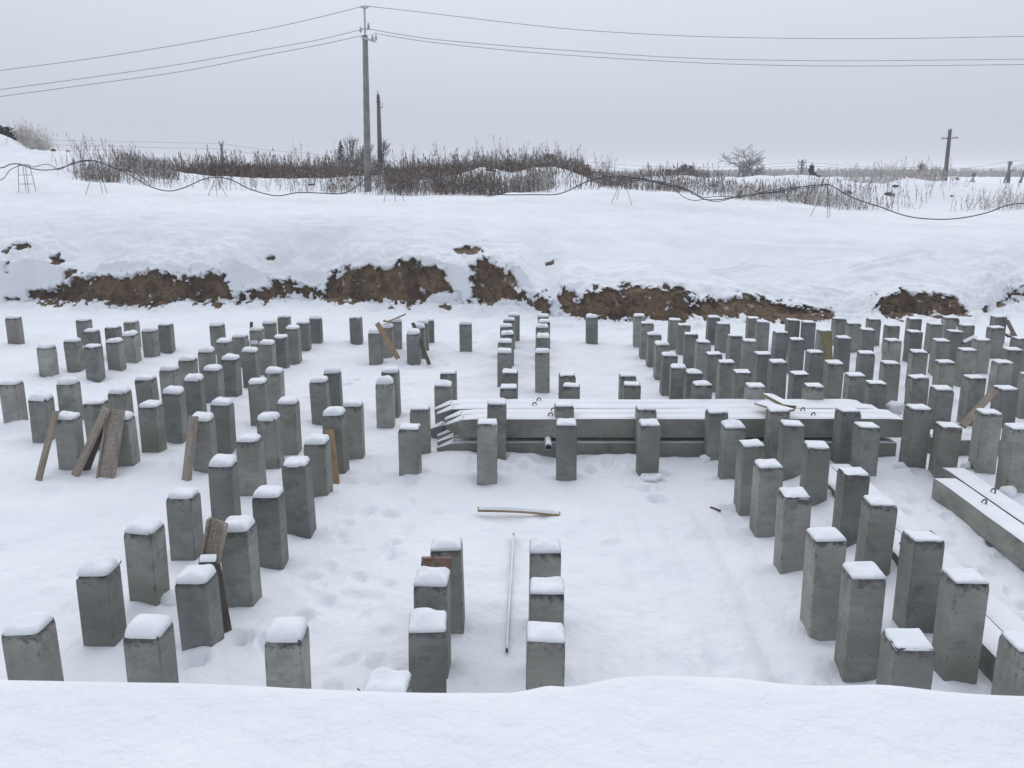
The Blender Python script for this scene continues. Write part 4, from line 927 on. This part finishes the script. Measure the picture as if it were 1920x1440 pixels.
def grow(base, h, rnd, levels=5, spread=.5, r=.12, forks=3, minr=.012, up_=.35):
    A, B, RA, RB = [], [], [], []
    def br(p, d, l_, r_, lv):
        seg = 3 if lv > 1 else 2; q = Vector(p); dd = Vector(d)
        for s in range(seg):
            dd = (dd+Vector((rnd.gauss(0, .12), rnd.gauss(0, .12), rnd.gauss(0, .06)+up_*.12))).normalized(); n_ = q+dd*l_/seg
            A.append(tuple(q)); B.append(tuple(n_)); RA.append(max(r_*(1-.3*s/seg), minr)); RB.append(max(r_*(1-.3*(s+1)/seg), minr)); q = n_
            if lv > 0 and s < seg-1 and rnd.random() < .8:
                sd = dd.cross(Vector((rnd.gauss(0, 1), rnd.gauss(0, 1), rnd.gauss(0, 1)))).normalized(); br(q, (dd*.8+sd*spread*1.3).normalized(), l_*.62, r_*.5, lv-1)
        if lv > 0:
            for k in range(forks):
                sd = dd.cross(Vector((rnd.gauss(0, 1), rnd.gauss(0, 1), rnd.gauss(0, 1)))).normalized(); br(q, (dd+sd*spread*rnd.uniform(.7, 1.3)).normalized(), l_*rnd.uniform(.62, .82), r_*.62, lv-1)
    br(Vector(base), Vector((rnd.gauss(0, .05), 0, 1)), h*.30, r, levels)
    return A, B, RA, RB
def bare_tree(name, label, cat, spots, m, grp=None, **kw):
    """spots: (px, py_top, Y, height) of each trunk from one root"""
    tpy = kw.pop('top', None); x0 = V(spots[0][0], 330, spots[0][1]); z0 = gz(x0.x, x0.y); root = empty(name, (x0.x, x0.y, z0)); tag(root, label, cat, grp)
    rnd = random.Random(len(label)*13+spots[0][0]); TR = [[], [], [], []]; CR_ = [[], [], [], []]
    for px, Y, h in spots:
        p = V(px, 330, Y)-Vector((x0.x, x0.y, 0)); q = grow((p.x, p.y, -.3), h, rnd, **kw)
        for a, b_, c_, d in zip(*q):
            t = TR if c_ > kw.get('r', .12)*.30 else CR_
            t[0].append(a); t[1].append(b_); t[2].append(c_); t[3].append(d)
    if tpy:      # bring the tree to its measured height
        zt = float(sight(spots[0][0], tpy, spots[0][1])[2])-z0; zm = sorted(b_[2] for t in (TR, CR_) for b_ in t[1])[-8]; s_ = zt/zm
        for t in (TR, CR_):
            for k in (0, 1): t[k] = [(x0_*(.5+.5*s_), y0_*(.5+.5*s_), z_*s_) for x0_, y0_, z_ in t[k]] if len(spots) == 99 else [(a_[0], a_[1], a_[2]*s_) for a_ in t[k]]
    for nm, t in (('trunk', TR), ('crown', CR_)):
        if t[0]: v, f = rods(t[0], t[1], t[2], t[3], 4 if nm == 'trunk' else 3); link(nm, npmesh(nm, v, f, False), root, m)
bare_tree('bare_tree', 'Big bare frosted tree with two spreading crowns on the right skyline', 'tree', [(1396, 150, 9.5), (1380, 151, 8.0), (1412, 150, 6.5)], BARK, top=274, levels=5, spread=.62, r=.17, forks=2, minr=.022)
GS = 'leafless shrubs beyond the mounds'
bare_tree('leafless_shrub', 'Leafless grey shrub between the spruce and the tall pole', 'shrub', [(654, 74, 4.5), (663, 75, 3.6), (648, 76, 3.0), (670, 75, 3)], BARK, GS, top=258, levels=3, spread=.28, r=.04, forks=4, minr=.010, up_=.8)
bare_tree('leafless_shrub', 'Leafless shrub directly behind the tall concrete pole', 'shrub', [(700, 73, 4.2), (680, 72, 3.6), (674, 73, 3.2)], BARK, GS, top=262, levels=3, spread=.3, r=.04, forks=4, minr=.010, up_=.8)
bare_tree('leafless_shrub', 'Round dark shrub on the skyline over the middle right mound', 'shrub', [(1272, 110, 2.7), (1285, 111, 3.1), (1258, 111, 2.6), (1246, 111, 2.2)], BARK, GS, top=308, levels=4, spread=.5, r=.06, forks=4, minr=.022)
bare_tree('leafless_shrub', 'Low dark shrub on the skyline left of the big bare tree', 'shrub', [(1322, 130, 2.0), (1345, 131, 2.4)], BARK, GS, top=322, levels=3, spread=.5, r=.05, forks=3, minr=.02)
bare_tree('leafless_shrub', 'Hazy pale shrub left of the leaning wooden pole', 'shrub', [(1722, 80, 2.6), (1732, 81, 2.9), (1708, 80, 1.8)], BARK, GS, top=302, levels=3, spread=.35, r=.03, forks=4, minr=.009, up_=.6)
bare_tree('leafless_shrub', 'Thin shrub just behind the leaning wooden pole foot', 'shrub', [(1752, 76, 1.7), (1763, 77, 1.6)], BARK, GS, top=318, levels=3, spread=.4, r=.025, forks=3, minr=.009)
bare_tree('leafless_shrub', 'Small shrub right of the leaning wooden pole', 'shrub', [(1795, 68, 1.2), (1826, 70, 1.3)], BARK, GS, top=325, levels=3, spread=.4, r=.025, forks=3, minr=.009)
bare_tree('leafless_shrub', 'Pale leafless shrub on the crest beside the dark pines', 'shrub', [(53, 60, 1.9), (57, 60.5, 1.7), (45, 60, 1.4)], PALE, GS, top=235, levels=3, spread=.45, r=.025, forks=3, minr=.008)
bare_tree('leafless_shrub', 'Dark upright bush above the right weeds near the crossarm pole', 'shrub', [(1525, 59.5, .9), (1528, 59.5, 1.0)], BARK, GS, top=308, levels=3, spread=.35, r=.03, forks=4, minr=.012)
bare_tree('leafless_shrub', 'Dark shrubby tuft rising over the thicket right of the middle mounds', 'shrub', [(1020, 66, 1.9), (1040, 67, 2.0), (1003, 66, 1.6)], THICKET, GS, top=286, levels=4, spread=.5, r=.04, forks=3, minr=.014)
bare_tree('leafless_shrub', 'Brown shrub at the right end of the thicket', 'shrub', [(1085, 66, 2.0), (1068, 66, 2.1), (1100, 68, 1.6)], THICKET, GS, top=297, levels=4, spread=.5, r=.04, forks=3, minr=.016)

def conifer(label, px, Y, h, wid, m, name='spruce_tree', dens=26, round_=False, grp=None):
    p = V(px, 330, Y); z = gz(p.x, p.y); h = float(sight(px, h, Y)[2])-z; root = empty(name, (p.x, p.y, z)); tag(root, label, 'tree', grp)
    v, f = tube([(0, 0, -.3), (0, 0, h)], [.03*h, .01], 6); link('trunk', mesh('trunk', v, f), root, BARK)
    A, B = [], []; rnd = random.Random(px)
    n = int(dens*h*4)
    for i in range(n):
        t = (i+rnd.random())/n; zz = h*(.08+.92*t); rad = wid*((1-t)**.8 if not round_ else math.sin(math.pi*min(1, .25+.75*t))**.6)*rnd.uniform(.55, 1.1); a = rnd.random()*6.283
        s = Vector((0, 0, zz)); e_ = Vector((math.cos(a)*rad, math.sin(a)*rad, zz-(.18 if not round_ else -.25)*rad)); A.append(tuple(s)); B.append(tuple(e_))
        for k in range(7):
            u_ = rnd.uniform(.3, 1); q = s.lerp(e_, u_); w_ = Vector((rnd.gauss(0, .2), rnd.gauss(0, .2), rnd.gauss(0, .08)-.04))*rad*.6; A.append(tuple(q)); B.append(tuple(q+w_))
    v, f = rods(A, B, .028, .012); link('crown', npmesh('crown', v, f, False), root, m)
conifer('Small dark spruce rising over the thicket left of the tall pole', 641, 71, 262, 1.05, NEEDLE)
conifer('Dark rounded pine behind the snow hill at the left edge', 7, 62, 235, 1.0, NEEDLE, 'pine_tree', 26, True, 'dark pines behind the left hill')
conifer('Second dark pine behind the left hill beside the pale shrub', 26, 62.5, 238, .85, NEEDLE, 'pine_tree', 26, True, 'dark pines behind the left hill')
conifer('Low dark pine at the foot of the left hill crest', 42, 61, 252, .6, NEEDLE, 'pine_tree', 26, True, 'dark pines behind the left hill')
# hazy woodland along the horizon
n = 7000; x = rng.uniform(-260, 330, n); y = rng.uniform(330, 620, n)
hh = 1.6+6.5*np.clip(vn(x*.018, y*.004, 5)-.35, 0, 1)*rng.random(n); z = np.full(n, FAR-.2)
B_ = np.stack([x, y, z], -1); T_ = B_+np.stack([rng.normal(size=n)*.4, rng.normal(size=n)*.4, hh], -1)
v, f = rods(B_, T_, .5+.5*rng.random(n), .12)
k = 9000; i = rng.integers(0, n, k); t = .4+.6*rng.random(k); S_ = B_[i]+(T_[i]-B_[i])*t[:, None]; E_ = S_+rng.normal(size=(k, 3))*np.array([1.0, 1.0, .7]); v2, f2 = rods(S_, E_, .14, .05)
stuff('distant_woodland', [(v, f), (v2, f2)], FARWOOD, 'Hazy grey woodland along the horizon')
# far shed at the left
p = V(298, 300, 240); root = empty('shed', (p.x, p.y, FAR-.5), R(12)); tag(root, 'Far grey green shed with a low roof beyond the left mound', 'building')
SH = plain('shed_wall', (.20, .26, .27)); SR = plain('shed_roof', (.30, .33, .35))
v, f = box(-2.6, 2.6, -2, 2, 0, 5.2); link('wall', mesh('wall', v, f), root, SH)
v = [(-2.8, -2.2, 5.2), (2.8, -2.2, 5.2), (2.8, 2.2, 5.2), (-2.8, 2.2, 5.2), (-2.8, 0, 5.95), (2.8, 0, 5.95)]; f = [(0, 1, 5, 4), (2, 3, 4, 5), (0, 4, 3), (1, 2, 5), (0, 3, 2, 1)]
link('roof', mesh('roof', v, f), root, SR)
for xx in (-1.5, 0, 1.5):
    v, f = box(xx-.35, xx+.35, -2.04, -1.98, 3.6, 4.4); link('window', mesh('window', v, f), root, WIRE)

# ------------------------------------------------------------------ winter haze
HAZE_D = .0009
if HAZE_D:
    v, f = box(-1250, 1250, -30, 1400, -1.6, 15.5); hz = link('haze', mesh('haze', v, f)); tag(hz, kind='stuff')
    hm = bpy.data.materials.new('haze'); hm.use_nodes = True; nn = hm.node_tree.nodes; nn.remove(nn['Principled BSDF'])
    pv_ = nn.new('ShaderNodeVolumePrincipled'); pv_.inputs['Color'].default_value = (.97, .98, 1, 1); pv_.inputs['Density'].default_value = HAZE_D; pv_.inputs['Anisotropy'].default_value = .2
    hm.node_tree.links.new(pv_.outputs[0], nn['Material Output'].inputs['Volume']); hz.data.materials.append(hm)
sc.cycles.volume_bounces = 1
